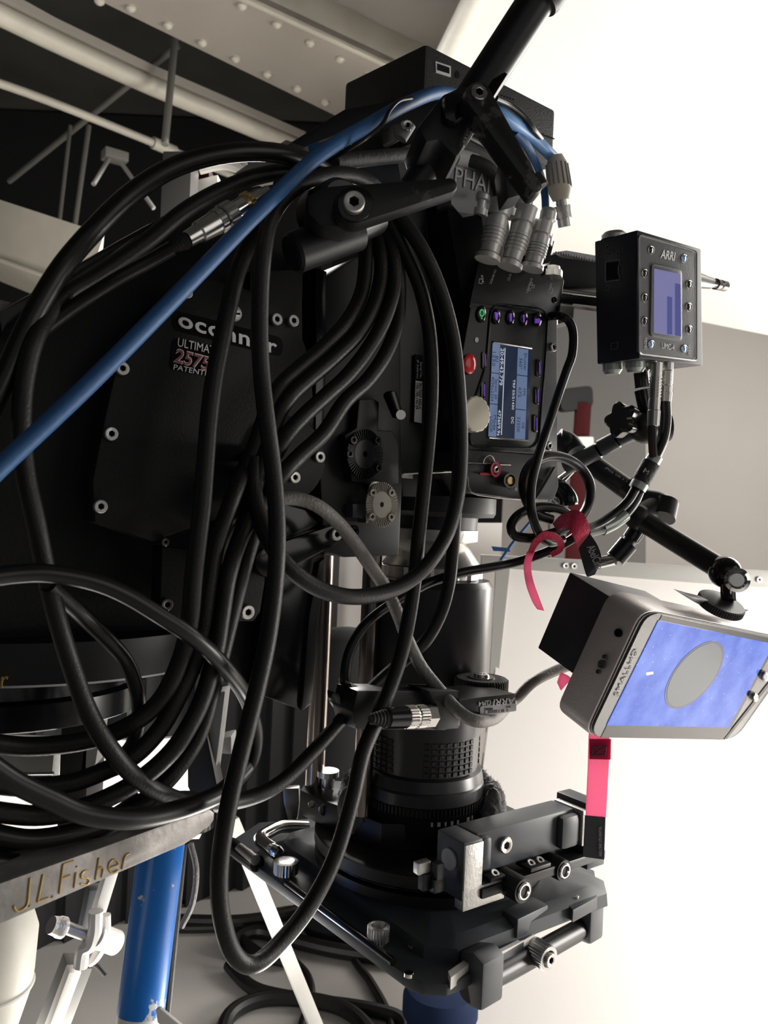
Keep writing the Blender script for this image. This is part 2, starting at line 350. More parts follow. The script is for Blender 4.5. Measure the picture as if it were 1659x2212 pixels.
b = B(); b.cyl(P(-60, 540, 2.66), P(115, 603, 2.5), 0.008, seg=8); finish('seam_edge', b, 'pipe_paint', dk)
# bits seen between cables behind the head
b = B(); b.tube([P(x, y, 1.3) for x, y in [(430, 362), (480, 352), (520, 362), (548, 385)]], 0.011, 10); tag(finish('flexible_hose', b, 'white_paint'), 'short curved pale hose showing between two black cable arches', 'hose')
b = B(); b.prism([P(x, y, 1.35) for x, y in [(388, 395), (392, 372), (450, 358), (452, 385)]], Vector((0, .1, 0))); tag(finish('wooden_block', b, 'brick_red'), 'small reddish brown block behind the cable arches under the pale hose', 'block')
b = B(); b.prism([P(x, y, 1.32) for x, y in [(390, 412), (391, 397), (470, 378), (470, 420), (395, 440)]], Vector((0, .1, 0))); tag(finish('white_carton', b, 'white_paint'), 'white carton edge showing under the reddish block behind the cables', 'carton')
b = B(); b.box(P(345, 480, 1.25), XC * 0.045, Vector((0, .05, 0)), Z * 0.11); tag(finish('dark_post', b, 'wall_dark', bevel=.002), 'short dark grey post standing behind the black cable arch', 'post')
# overhead silk in its frame
silk = thing('overhead_silk', 'huge white overhead silk glowing at upper right behind the rig', 'silk', P(1100, 560, 2.8))
q = [P(745, 556, 3.6), P(1190, 640, 3.6), P(1400, 672, 3.6), P(1540, 700, 3.6), P(1800, 752, 3.6), P(2500, -140, 2.0), P(1095, -140, 2.0)]
b = B(); b.prism(q, Vector((0, 0.01, 0.02))); finish('silk_cloth', b, 'silk_white', silk)
b = B(); b.cyl(P(1090, -140, 1.97), P(742, 556, 3.57), 0.028); finish('frame_tube', b, 'cream_paint', silk)
# dark panel and red stand against the back wall
b = B(); b.box(P(1188, 1438, 4.3), XC * (207 * 4.3 / FPX), Vector((0, .05, 0)), YC * (818 * 4.3 / FPX)); tag(finish('black_flag', b, 'wall_dark'), 'tall dark grey flag panel leaning on the wall behind the controller arm', 'panel')
rs = thing('red_stand', 'blurred dark red post with black cap in front of the dark panel', 'post', P(1258, 1215, 3.6))
b = B(); q_ = P(1260, 872, 3.6); b.cyl(Vector((q_.x - .03, q_.y, 0)), q_, 0.036); finish('red_post', b, 'brick_red', rs)
b = B(); b.prism([P(x, y, 3.58) for x, y in rrect([(1212, 840), (1280, 832), (1282, 880), (1212, 888)], .3)], Vector((0, .08, 0))); finish('black_cap', b, 'black_satin', rs)
b = B(); b.cbox(P(1250, 960, 3.56), XC, FW, YC, 0.11, .1, 0.06); finish('collar', b, 'white_paint', rs, bevel=.008)
# white bounce board with rails
bd = thing('bounce_board', 'large white bounce board glowing at the lower right behind the matte box', 'board', P(1350, 2270, 1.2))
tl, tr, bl = P(1098, 1222, 1.7), P(1900, 1268, 1.7), P(968, 2270, 1.2); br = bl + (tr - tl) * 1.3
b = B(); b.prism([tl, tr, br, bl], Vector((0, .03, 0))); finish('board_face', b, 'board_white', bd)
b = B(); b.prism([P(1040, 1198, 1.69), P(1300, 1212, 1.69), P(1900, 1248, 1.69), P(1900, 1290, 1.69), P(1300, 1244, 1.69), P(1040, 1224, 1.69)], Vector((0, .02, 0))); finish('top_rail', b, 'rail_grey', bd, bevel=.002)
for x, y in [(1222, 1222), (1240, 1223), (1640, 1252), (1090, 1214)]: screw(P(x, y, 1.688), -FW, 0.006, bd)
e0, e1 = P(1072, 1222, 1.68), P(948, 2270, 1.185)
b = B(); b.prism([e0, P(1102, 1222, 1.68), P(1062, 1598, 1.49), bl + Vector((-.002, -.006, 0)), e1, P(1050, 1598, 1.49)], Vector((0, .012, 0))); finish('side_rail', b, 'rail_grey', bd)
# white card seen between the rods, black rounded case below it
b = B(); b.prism([P(x, y, 1.9) for x, y in [(700, 1130), (1085, 1130), (1055, 1836), (700, 1836)]], Vector((0, .02, 0))); tag(finish('white_card', b, 'board_white'), 'bright white card showing between the two steel rods left of the lens', 'card')
b = B(); q_ = P(752, 1355, 1.55); b.lathe(Vector((q_.x, q_.y, .002)), Z, [(0, .06), (q_.z - .06, .06), (q_.z - .02, .055), (q_.z - .006, .035), (q_.z - .002, .01)], 28); tag(finish('round_case', b, 'drape_black'), 'black round-topped case standing behind the gap between the rods', 'case')
# black drape at the left
g0, g1 = onZ(-60, 2090, 0), onZ(700, 1868, 0); dv = (g1 - g0)
b = B(); n_ = 60; fr, bk = [], []
for i in range(n_ + 1):
    t = -0.5 + 1.5 * i / n_; p = g0 + dv * t + Vector((0.3, 1, 0)).normalized() * 0.018 * sin(i * 1.9)
    fr.append(p)
b.loft([[p, p + Z * 1.13, p + Z * 1.13 + Vector((0, .01, 0)), p + Vector((0, .01, 0))] for p in fr])
tag(finish('black_drape', b, 'drape_black'), 'black floor-length drape hanging behind the dolly at the left', 'drape')
b = B(); b.prism([P(x, y, 1.12) for x, y in [(-40, 1590), (300, 1600), (418, 1590), (410, 1700), (445, 1765), (430, 1812), (-40, 1830)]], Vector((0, .01, 0)))
tag(finish('white_card', b, 'board_white'), 'white card glowing between the cables above the engraved dolly plate', 'card')
# floor cables
def fcable(label, px, r, m='cable_black'):
    b = B(); b.tube([onZ(x, y, r * 1.02) for x, y in px], r, 10, 6); return tag(finish('floor_cable', b, m), label, 'cable', 'cables lying on the floor')
fcable('black floor cable crossing level behind the blue post and hanging loop', [(330, 1985), (420, 1990), (520, 1990), (620, 1975), (700, 1950), (800, 1935)], 0.012)
fcable('thin black floor cable parallel just above the level one', [(330, 2004), (430, 2006), (520, 1998), (600, 1970), (680, 1960)], 0.008)
fcable('black floor cable making a loop right of the hanging grey-black cable', [(500, 2012), (560, 2060), (620, 2078)], 0.010)
fcable('thick black floor cable sweeping right beneath the matte box', [(500, 2060), (512, 2025), (560, 2012), (630, 2030), (720, 2052), (830, 2068), (900, 2070)], 0.013)
fcable('black floor cable with tape bands curving right at the bottom', [(495, 2085), (540, 2130), (600, 2150), (700, 2165), (800, 2180), (870, 2205), (885, 2270), (930, 2420)], 0.011)
fcable('black floor cable arching left at the bottom edge', [(470, 2420), (476, 2270), (495, 2195), (560, 2160), (650, 2158), (740, 2178), (800, 2230), (850, 2330), (860, 2450)], 0.012)
fcable('slender black floor cable running down past the matte box corner', [(735, 2015), (770, 2080), (800, 2120), (838, 2190), (850, 2260), (850, 2420)], 0.007)
fcable('slender black floor cable bending around the white strut', [(630, 2070), (665, 2110), (672, 2160), (650, 2230), (645, 2420)], 0.007)
# blue bag behind the board rail
bg = thing('blue_stool', 'dark blue padded stool top partly hidden by the board rail at the bottom', 'stool', P(935, 2230, 1.22))
b = B(); c = P(952, 2152, 1.20); b.lathe(c - Z * .03, Z, [(0, .05), (.006, .056), (.03, .056), (.042, .05), (.048, .03)], 28); finish('cushion', b, 'bag_blue', bg)
b = B(); b.lathe(c - Z * .12, Z, [(0, .05), (.095, .048)], 24); finish('base', b, 'black_satin', bg)
# ================================================================== LENS
LD = 0.84
LX = Vector((P(937, 1106, LD).x, P(937, 1106, LD).y, 0))
def LZ(y): return CAMH + (1106 - 5 - y) / FPX * LD
PXM = LD / FPX                                 # metres per pixel at the lens axis
lens = thing('cinema_lens', 'long black cine zoom lens hanging vertically under the camera', 'lens', LX + Z * LZ(1752))
def ring(name, prof, m, seg=56, ang=0.5):
    b = B(); b.lathe(LX + Z * 0, Z, [(LZ(y), (r * PXM if not callable(r) else r)) for y, r in prof], seg); return finish(name, b, m, lens, ang=ang)
ring('mount_flange', [(1062, 120), (1064, 133), (1096, 133), (1104, 128), (1106, 96)], 'black_satin')
ring('mount_neck', [(1106, 96), (1132, 94)], 'black_satin')
ring('locking_ring', [(1131, 90), (1133, 97), (1156, 97), (1159, 90)], 'steel_satin')
ring('adapter_cone', [(1158, 70), (1166, 76), (1209, 108), (1212, 104)], 'steel')
def knurl(r0, n, amp, seg): return lambda i: (r0 + (amp if (i * n // seg) % 2 else 0)) * PXM
ring('knurled_ring', [(1212, knurl(106, 24, 5, 96)), (1235, knurl(106, 24, 5, 96))], 'steel_satin', 96)
ring('lens_barrel', [(1236, 112), (1239, 126), (1252, 135), (1446, 133), (1448, 128)], 'lens_black', 64)
def teeth(r0, n, seg): return lambda i: (r0 + (5 if (i % 4) < 2 else 0)) * PXM
ring('zoom_gear', [(1448, teeth(133, 0, 480)), (1464, teeth(133, 0, 480))], 'black_satin', 480, 0.3)
ring('middle_barrel', [(1464, 128), (1560, 124)], 'lens_black', 56)
ring('focus_barrel', [(1560, 119), (1636, 117), (1640, 126), (1662, 131), (1664, 129)], 'lens_black', 56)
# waffle grip: pads in rows around the barrel
b = B()
for k in range(48):
    if (k // 4) % 3 == 2: continue
    a = 2 * pi * k / 48; e = Vector((cos(a), sin(a), 0)); t = Vector((-sin(a), cos(a), 0))
    for j in range(6):
        b.cbox(LX + e * (118.5 * PXM) + Z * LZ(1568 + j * 12), t, e, Z, 0.0048, 0.0022, 0.0040)
o = finish('grip_pads', b, 'rubber', lens); o['kind'] = 'stuff'
ring('front_cone', [(1664, 129), (1668, 132), (1690, 134), (1692, 130)], 'lens_black', 56)
ring('front_gear', [(1692, teeth(131, 0, 400)), (1708, teeth(131, 0, 400))], 'black_satin', 400, 0.3)
ring('front_barrel', [(1708, 130), (1760, 128)], 'black_matte', 56)
b = B()
for k in range(26):
    a = -1.45 + k * 0.11; e = Vector((cos(a), sin(a), 0)); t = Vector((-sin(a), cos(a), 0))
    for yy, w in ((1722, 0.0035), (1746, 0.0028)):
        if random.random() < 0.55: b.cbox(LX + e * (130.3 * PXM) + Z * LZ(yy), t, e, Z, w * random.uniform(.5, 1.2), 0.0006, 0.004)
o = finish('scale_marks', b, 'grey_print', lens); o['kind'] = 'stuff'
# fleece ring around the lens front
fz = thing('fleece_ring', 'fuzzy grey fleece ring wrapped around the lens front on the matte box', 'fleece', LX)
b = B(); rg = []; nf, mf = 120, 24
def fleece(i, k):
    a = radians(-38 + 256 * i / (nf - 1)); e = Vector((cos(a), sin(a), 0)); fl = min(1, sin(pi * i / (nf - 1)) * 4); q = 2 * pi * k / mf
    w = 1 + .10 * sin(i * .41 + 2 * sin(q)) + .07 * sin(i * .93 + 3 * q) + .05 * sin(i * 1.7 - 2 * q)
    return LX + e * ((154 + 27 * fl * w * cos(q)) * PXM) + Z * (LZ(1735) + 58 * fl * w * PXM * sin(q)), e * cos(q) + Z * sin(q)
for i in range(nf): rg.append([fleece(i, k)[0] for k in range(mf)])
b.loft(rg); finish('fleece_body', b, 'fleece', fz)
b = B()
for _ in range(7000):
    p, d = fleece(random.uniform(2, nf - 3), random.uniform(0, mf)); d = (d + Vector((random.gauss(0, .6), random.gauss(0, .6), random.gauss(0, .6)))).normalized(); t = d.cross(Vector((random.random(), random.random(), .3))).normalized() * .00022
    b.face([p - t, p + t, p + d * random.uniform(.0012, .0032)])
o = finish('fibres', b, 'fleece', fz); o['kind'] = 'stuff'
# ================================================================== RODS
def rod(label, x, y, d, ytop):
    b = B(); p = P(x, y, d); b.cyl(p, p + Z * ((y - ytop) / FPX * d), 20.5 * d / FPX, seg=24); return tag(finish('support_rod', b, 'rod_steel'), label, 'rod')
rod('left steel support rod, ending in the matte box clamp beside the black rail', 679, 1700, 0.88, 1150)
rod('right steel support rod, directly left of the lens barrel', 781, 1758, 0.80, 1135)
# ================================================================== MATTE BOX
mb = thing('matte_box', 'black matte box with clamp, knobs and wide flange at the bottom of the rig', 'matte box', onZ(890, 2120, .8 - .40))
zt = CAMH - 0.300
def top(l, z): return [onZ(x, y, z) for x, y in l]
out = [(648, 1706), (700, 1730), (749, 1746), (769, 1758), (825, 1779), (953, 1784), (1060, 1756), (1078, 1738), (1040, 1704), (900, 1690), (760, 1688), (665, 1682)]
b = B(); b.prism(top(out, zt), Z * -0.026); finish('rod_clamp', b, 'black_anodised', mb, bevel=0.0015)
def slot(l, z, m='black_matte', h=0.0006, name='slot'):
    b = B(); b.prism(top(l, z + h), Z * -0.0012); return finish(name, b, m, mb)
slot(rrect([(802, 1757), (838, 1752), (850, 1766), (818, 1773)], .4), zt)
slot(rrect([(862, 1766), (896, 1768), (896, 1776), (864, 1776)], .4), zt); slot(rrect([(944, 1768), (985, 1770), (985, 1778), (945, 1778)], .4), zt)
# clamp lever and set screws on its left end
cp = Pl(Vector((0.25, -1, 0)), thru=onZ(700, 1730, zt))
for x, y, r in ((702, 1746, 13), (724, 1762, 7), (673, 1735, 7)):
    c = cp.at(x, y + 3, 0.0005); b = B(); b.lathe(c - cp.n * .002, cp.n, [(0, r * .0005), (.0025, r * .0005), (.0027, r * .0004), (.0008, r * .00036)], 20); finish('thread_hole', b, 'steel_dark', mb)
b = B(); b.prism([P(x, y, .90) for x, y in [(611, 1704), (646, 1702), (647, 1735), (642, 1772), (622, 1772), (613, 1735)]], Vector((0, .012, 0))); finish('clamp_lever', b, 'steel_dark', mb, bevel=.002)
b = B(); p = P(707, 1700, .87); b.cyl(p, p + Z * .016, .007); b.cyl(p + Z * .012, p + Z * .018, .012); finish('thumb_screw', b, 'steel', mb)
# round back ring stack
def mring(name, z0, z1, R, m, seg=72):
    b = B(); b.lathe(Vector((LX.x, LX.y, 0)) + U * 0.012, Z, [(z0, R - .003), (z0 + .0015, R), (z1 - .0015, R), (z1, R - .003)], seg); return finish(name, b, m, mb)
mring('back_ring', zt - .040, zt - .026, .119, 'black_anodised')
mring('ring_groove', zt - .044, zt - .040, .115, 'black_gloss')
mring('lower_ring', zt - .056, zt - .044, .118, 'black_anodised')
# housing: rectangle with cut corners, lofted up to the round ring
zf = CAMH - 0.374; zh = zf + 0.0
fl = [(503, 1834), (885, 2113), (915, 2124), (966, 2126), (1006, 2110), (1240, 1962), (1288, 1905), (1284, 1880), (1200, 1842), (760, 1760), (560, 1776), (505, 1812)]
b = B(); b.prism(top(fl, zf), Z * -0.010); finish('flange', b, 'charcoal_haze', mb, bevel=0.0015)
C0 = Vector((LX.x, LX.y, 0)) + U * 0.012
n0, n1, n2, n3 = top([(925, 2086), (972, 2090), (1235, 1905), (560, 1830)], zf)
Wv = Vector((-U.y, U.x, 0))
cor = (n0 + n1) / 2; cor = Vector((cor.x, cor.y, 0)); lu, lw = .235, .285
rect = [(0.02, 0), (lu - .02, 0), (lu, .02), (lu, lw - .02), (lu - .02, lw), (.02, lw), (0, lw - .02), (0, .02)]
corner = cor - U * 0.004 - Wv * 0.004
def rr(z, ins):
    o = []
    for a, c in rect:
        a2 = ins + a * (lu - 2 * ins) / lu; c2 = ins + c * (lw - 2 * ins) / lw; o.append(corner + U * a2 + Wv * c2 + Z * z)
    return o
def dens(r, k=6):
    o = []
    for i in range(len(r)):
        for j in range(k): o.append(r[i].lerp(r[(i + 1) % len(r)], j / k))
    return o
r0, r1, r2 = dens(rr(zf - .001, 0)), dens(rr(zf + .011, .001)), dens(rr(zf + .0165, .012))
r3 = []
for p in r2:
    v = Vector((p.x - C0.x, p.y - C0.y, 0)); r3.append(C0 + v.normalized() * .110 + Z * (zt - .056))
b = B(); b.loft([r0, r1, r2, r3]); finish('housing', b, 'charcoal_haze', mb, ang=0.4)
for x, y, r, m in ((883, 2104, 10, 'chrome'), (888, 2044, 6, 'steel'), (1018, 2052, 6, 'steel')): screw(onZ(x, y, zf + .004), Z, r * .0004, mb, m)
for x, y, h, m, r in ((617, 1886, .016, 'steel', .0125), (816, 2032, .016, 'steel_satin', .0098)):
    p = onZ(x, y + 8, zf); b = B(); b.lathe(p, Z, [(0, r * .6), (.004, r * .6), (.004, lambda i, r=r: r * (1 if i % 2 else .93)), (h, lambda i, r=r: r * (1 if i % 2 else .93)), (h + .001, r * .7), (h - .004 if m == 'steel_satin' else h + .0012, r * .6)], 48); finish('thumb_screw', b, m, mb, ang=.3)
b = B(); b.tube([onZ(662, 1786, zf + .008), onZ(610, 1786, zf + .014), onZ(578, 1800, zf + .014), onZ(562, 1812, zf + .014), onZ(575, 1826, zf + .014), onZ(596, 1840, zf + .014), onZ(608, 1850, zf + .002)], .0075, 12); finish('handle_loop', b, 'chrome', mb)
b = B(); b.cyl(onZ(498, 1826, zf + .004), onZ(556, 1866, zf + .004), .0085); finish('hinge_pin', b, 'black_gloss', mb); b = B(); b.cyl(onZ(518, 1832, zf + .009), onZ(552, 1858, zf + .009), .0055); finish('pin_sleeve', b, 'steel', mb)
b = B(); b.cyl(onZ(620, 1906, zf + .003), onZ(850, 2078, zf + .003), .0035); finish('edge_rod', b, 'black_gloss', mb)
# ---- swing-away hinge arm on the right
ha = zt + .018
hc = onZ(1003, 1822, ha)
def hb(name, u0, u1, w0, w1, z0, z1, m, bev=.0015):
    b = B(); b.box(hc + U * u0 + Wv * w0 + Z * z0, U * (u1 - u0), Wv * (w1 - w0), Z * (z1 - z0)); return finish(name, b, m, mb, bevel=bev)
hb('hinge_block', 0, .022, 0, .036, -.051, 0, 'charcoal_haze')
hb('block_cheek', .0005, .0215, -.0015, .002, -.042, -.002, 'steel_satin', .0005)
hb('lower_cheek', .0005, .050, -.0012, .010, -.059, -.041, 'steel_satin', .0008); hb('lower_lip', .050, .066, -.001, .010, -.050, -.042, 'steel_satin', .0008)
hb('swing_arm', .022, .150, .008, .036, -.036, .001, 'charcoal_haze', .003)
hb('arm_nose', .023, .034, 0, .010, -.030, -.001, 'charcoal_haze', .004); hb('arm_bulge', .126, .152, .0, .012, -.034, -.002, 'charcoal_haze', .006)
hb('clamp_cheek', .152, .160, -.002, .036, -.034, .001, 'steel_satin', .002); hb('clamp_block', .160, .180, 0, .040, -.046, .006, 'charcoal_haze', .002)
hb('rail', .020, .186, -.004, .030, -.052, -.043, 'black_anodised'); hb('rail_end', .160, .186, -.003, .01, -.058, -.050, 'charcoal_haze')
hb('clip_plate', .030, .048, -.004, .014, -.040, -.036, 'black_satin'); hb('clip_plate', .078, .105, -.006, .014, -.041, -.037, 'black_satin')
for u_, z_ in ((.040, -.036), (.086, -.037), (.098, -.037)): screw(hc + U * u_ + Z * z_ + Wv * .002, (Z - Wv * .6).normalized(), .0042, mb)
screw(hc + U * .056 + Wv * .007 + Z * -.015, -Wv, .0075, mb, 'steel')
b = B(); c = hc + U * -.0008 + Wv * .018 + Z * -.02; b.cyl(c + U * .002, c - U * .001, .0092, seg=24); finish('pivot_cap', b, 'label_grey', mb)
for x0, y0, x1, y1, r in ((1075, 1890, 1131, 1925, 26), (1170, 1855, 1219, 1881, 24)):
    p1 = P(x1, y1, .715 if x1 < 1200 else .765); p0 = p1 + Wv * .030; rr_ = r * .00043
    b = B(); b.lathe(p0, -Wv, [(0, rr_ * .9), (.002, rr_), (.027, lambda i, q=rr_: q * (1 if i % 2 else .97)), (.030, rr_ * .95)], 60); kn = finish('clamp_knob', b, 'black_satin', mb, ang=.3)
    b = B(); b.lathe(p1 + Wv * .001, -Wv, [(0, rr_ * .72), (.002, rr_ * .72), (.003, rr_ * .62), (.003, rr_ * .5), (0, rr_ * .42), (-.001, rr_ * .2)], 28); finish('knob_cap', b, 'steel', kn)
# clutter of small pins left of the hinge
for x, y, w, h, m in ((912, 1872, .014, .010, 'steel_satin'), (946, 1880, .008, .014, 'charcoal_haze'), (918, 1903, .010, .014, 'black_satin'), (944, 1910, .012, .012, 'black_anodised')):
    b = B(); b.cbox(P(x, y, .70), U, N, Z, w, .008, h); finish('latch_pin', b, m, mb, bevel=.001)
# corner plate, tray rod and end blocks at the right
b = B(); b.prism(top([(1236, 1880), (1262, 1886), (1290, 1922), (1290, 1938), (1238, 1966), (1218, 1944), (1232, 1938), (1254, 1920)], zf + .012), Z * -.012); finish('corner_plate', b, 'charcoal_haze', mb, bevel=.001)
for x, y in ((1240, 1938), (1240, 1884)): screw(onZ(x, y, zf + .013), Z, .0045, mb, 'steel')
t0, t1 = P(1012, 2138, .665), P(1262, 2000, .80)
b = B(); b.cyl(t0, t1, .0105); finish('tray_rod', b, 'black_anodised', mb)
tn = (t1 - t0).normalized()
b = B(); b.prism([t0 + v for v in (Z * .032 + N * .004, Z * .028 + N * .016, N * .016 - Z * .010, Z * -.014, N * -.012 - Z * .006, N * -.012 + Z * .026)], tn * .030); finish('end_block', b, 'charcoal_haze', mb, bevel=.003)
b = B(); b.prism([t1 + v + tn * -.01 for v in (Z * .034 + N * .004, Z * .030 + N * .014, N * .014 - Z * .010, Z * -.012, N * -.012 - Z * .006, N * -.012 + Z * .028)], tn * .026); finish('end_block', b, 'charcoal_haze', mb, bevel=.003)
b = B(); b.cbox((t0 + t1) / 2 + Z * .016, tn, N, Z, (t1 - t0).length * .82, .004, .006); finish('tray_strip', b, 'white_paint', mb)
b = B(); b.cbox((t0 + t1) / 2 + Z * .030 + Wv * .01, tn, Wv, Z, .05, .02, .018); finish('tray_latch', b, 'charcoal_haze', mb, bevel=.002)
b = B(); b.prism(top([(968, 2098), (1040, 2048), (1046, 2056), (974, 2112)], zf + .006), Z * -.010); finish('front_lip', b, 'white_paint', mb)
p = P(1186, 2072, .715); b = B(); b.lathe(p + Wv * .020, -Wv, [(0, .0105), (.001, lambda i: .0112 * (1 if i % 2 else .93)), (.018, lambda i: .0112 * (1 if i % 2 else .93)), (.020, .0105), (.020, .0075), (.016, .006)], 60); finish('tray_knob', b, 'steel_satin', mb, ang=.3)
screw(p - Wv * .0005, -Wv, .0058, mb, 'steel')
# ================================================================== LENS MOTOR
mp = rig(-0.508)
mo = thing('lens_motor', 'black lens control motor with toothed wheel clamped beside the lens', 'motor', mp.at(950, 1590))
Mb = N * -0.045
b = B(); b.prism(mp.pts([(992, 1511), (1113, 1498), (1116, 1536), (1036, 1547), (992, 1554)]), N * -.046); finish('motor_body', b, 'black_anodised', mo, bevel=.001)
b = B(); b.prism(mp.pts([(772, 1492), (992, 1492), (995, 1568), (960, 1578), (770, 1576), (762, 1540)], -.018), N * -.03); finish('bracket', b, 'black_anodised', mo, bevel=.0015)
b = B(); b.prism(mp.pts([(926, 1492), (986, 1492), (993, 1512), (992, 1574), (942, 1578), (944, 1520)], -.004), N * -.03); finish('gearbox', b, 'black_satin', mo, bevel=.0015)
b = B(); b.prism(mp.pts([(757, 1474), (778, 1484), (800, 1500), (782, 1510), (762, 1500)], -.034), N * -.02); finish('rod_clamp', b, 'steel_satin', mo, bevel=.002)
b = B(); b.prism(mp.pts([(733, 1498), (746, 1512), (766, 1530), (768, 1560), (745, 1540), (735, 1520)], -.036), N * -.02); finish('clamp_jaw', b, 'black_gloss', mo, bevel=.002)
gc = P(1040, 1468, .765); gr = .0255
b = B(); b.lathe(gc - Z * .016, Z, [(0, lambda i: gr * (1 if i % 4 < 2 else .945)), (.0165, lambda i: gr * (1 if i % 4 < 2 else .945)), (.018, gr * .92)], 208); gw = finish('drive_wheel', b, 'rubber', mo, ang=.3)
b = B(); b.lathe(gc + Z * .0015, Z, [(0, gr * .5), (.0015, gr * .5), (.0015, gr * .3), (.004, gr * .26), (.004, gr * .16), (.001, gr * .15)], 28); finish('wheel_hub', b, 'steel', gw)
text('ARRI', mp.at(1112, 1507, .001), mp.at(1063, 1511, .001), mp.at(1113, 1520, .001), 'silver_text', mo, shear=.25)
text('CLM-4', mp.at(1060, 1512, .001), mp.at(1034, 1515, .001), mp.at(1060, 1523, .001), 'silver_text', mo)
b = B(); b.prism(mp.pts(rrect([(1036, 1526), (1115, 1519), (1115.5, 1536), (1038, 1546)], .35), .0006), N * -.0006); stk = finish('barcode_sticker', b, 'label_grey', mo)
b = B()
for k in range(22):
    x = 1047 + k * 2.55
    if random.random() < .72: w = random.choice((.9, 1.4, 2.2)); b.prism(mp.pts([(x, 1535.5 - k * .22), (x + w, 1535.4 - k * .22), (x + w, 1542 - k * .25), (x, 1542.1 - k * .25)], .0009), N * -.0005)
o = finish('barcode', b, 'black_print', stk); o['kind'] = 'stuff'
text('M0023', mp.at(1064, 1528.5, .0008), mp.at(1047, 1530, .0008), mp.at(1064, 1533.5, .0008), 'black_print', stk); text('3M', mp.at(1103, 1524.5, .0008), mp.at(1094, 1525.3, .0008), mp.at(1103, 1528.5, .0008), 'black_print', stk)
ca, cb_ = mp.at(935, 1546, .010), mp.at(822, 1552, .012); ax = cb_ - ca; L = ax.length
b = B(); b.lathe(ca, ax, [(0, .009), (.012, .009)], 6); finish('plug_nut', b, 'steel', mo)
b = B(); b.lathe(ca + ax.normalized() * .009, ax, [(0, .0085), (.001, lambda i: .0092 * (1 if i % 2 else .92)), (.009, lambda i: .0092 * (1 if i % 2 else .92)), (.010, .0082), (.012, lambda i: .0092 * (1 if i % 2 else .92)), (.020, lambda i: .0092 * (1 if i % 2 else .92)), (.0205, .0085)], 48); finish('plug_collar', b, 'steel', mo, ang=.3)
b = B(); b.lathe(ca + ax.normalized() * .028, ax, [(0, .0086), (.020, .0080)], 24); finish('plug_sleeve', b, 'black_gloss', mo)
b = B(); b.lathe(ca + ax.normalized() * .048, ax, [(k * .0028 + j * .0014, .0074 - k * .0006 - (.0012 if j else 0)) for k in range(6) for j in (0, 1)], 20); finish('strain_relief', b, 'rubber', mo)
# ================================================================== CINEMA CAMERA
A = rig(-0.560); A2 = rig(-0.605)
cam = thing('cinema_camera', 'black high-speed camera body pointing straight down with lit purple keys and small data screen', 'camera', A.at(1090, 1078) - N * .06)
def pr(name, pl, l, m, th, parent=cam, off=0.0, bev=0.0, **k):
    b = B(); b.prism(pl.pts(l, off), pl.n * -th); return finish(name, b, m, parent, bevel=bev, **k)
pr('body_shell', A2, [(852, 420), (965, 405), (1000, 380), (1090, 400), (1110, 560), (1100, 1000), (1005, 1080), (870, 1072), (858, 900)], 'black_satin', .11, bev=.002)
pr('control_face', A, [(1019, 652), (1207, 680), (1204, 690), (1204, 984), (1001, 970), (996, 830), (1000, 760)], 'body_panel', .10, bev=.0012)
b = B(); b.prism([A.at(1036, 556, -.014), A.at(1217, 601, -.014), A.at(1219, 606, -.013), A.at(1207, 678, .0005), A.at(1203, 690, .0005), A.at(1014, 664, .0005), A.at(1019, 640, -.001)], N * -.085); finish('connector_shelf', b, 'shelf_black', cam, bevel=.001)
pr('lower_body', A, [(985, 972), (1001, 970), (1204, 986), (1207, 1050), (1196, 1080), (1132, 1079), (1015, 1064), (1002, 1022), (985, 1020)], 'black_satin', .10, off=-.002, bev=.001)
b = B(); b.tube(A.pts([(870, 1024), (930, 1021), (1004, 1022), (1017, 1063), (1075, 1074), (1132, 1079)], -.001), .0008, 8, 3); finish('edge_line', b, 'steel', cam)
b = B(); b.tube(A.pts([(1198, 1010), (1158, 1076), (1147, 1079)], .0), .0016, 8, 3); finish('trim_bar', b, 'steel_dark', cam)
# recessed frame and screen
fr_ = rrect([(1061, 655), (1184, 668), (1176, 800), (1163, 972), (1013, 963), (1020, 880), (1050, 790)], .22)
b = B(); rg = A.pts(fr_, .0008); rg.append(rg[0]); b.tube(rg, .0011, 8, 1); finish('frame_rim', b, 'black_gloss', cam)
scq = [(1065, 739), (1148, 752.5), (1141, 953), (1055.5, 945)]
sc = pr('screen', A, scq, 'screen_dark', .002, off=.0012)
def sp(u, v):                                  # position on the screen: u down the picture, v across
    a, bb, c, d = [Vector((*q, 0)) for q in scq]; l = a.lerp(d, u); r = bb.lerp(c, u); p = l.lerp(r, v); return (p.x, p.y)
for u0, u1, v0, v1 in ((0.01, .315, 0, .19), (.325, .64, 0, .19), (.65, .985, 0, .19), (0.02, .30, .66, .92), (.31, .665, .66, .92), (.675, .985, .66, .92)):
    b = B(); b.prism(A.pts([sp(u0, v0), sp(u0, v1), sp(u1, v1), sp(u1, v0)], .0017), N * -.0005); finish('screen_cell', b, 'screen_cell', sc)
def stx(s, u0, u1, v0, v1, m): text(s, A.at(*sp(u0, v0), .0019), A.at(*sp(u1, v0), .0019), A.at(*sp(u0, v1), .0019), m, sc, ex=.0002)
stx('EI', .14, .20, .09, .15, 'screen_ink'); stx('Sensor 4K', .38, .60, .10, .17, 'screen_ink'); stx('4096x2304', .36, .62, .01, .08, 'screen_ink'); stx('Mode', .76, .92, .10, .17, 'screen_ink'); stx('LOOP', .78, .94, .01, .08, 'screen_ink'); stx('1250', .1, .25, .01, .08, 'screen_ink')
stx('20:49:43.779', .05, .44, .205, .29, 'screen_text'); stx('4736f/9.9s', .70, .97, .21, .28, 'screen_text'); stx('TRF 03/21430', .36, .68, .555, .61, 'screen_text'); stx('DC', .76, .83, .555, .61, 'screen_text')
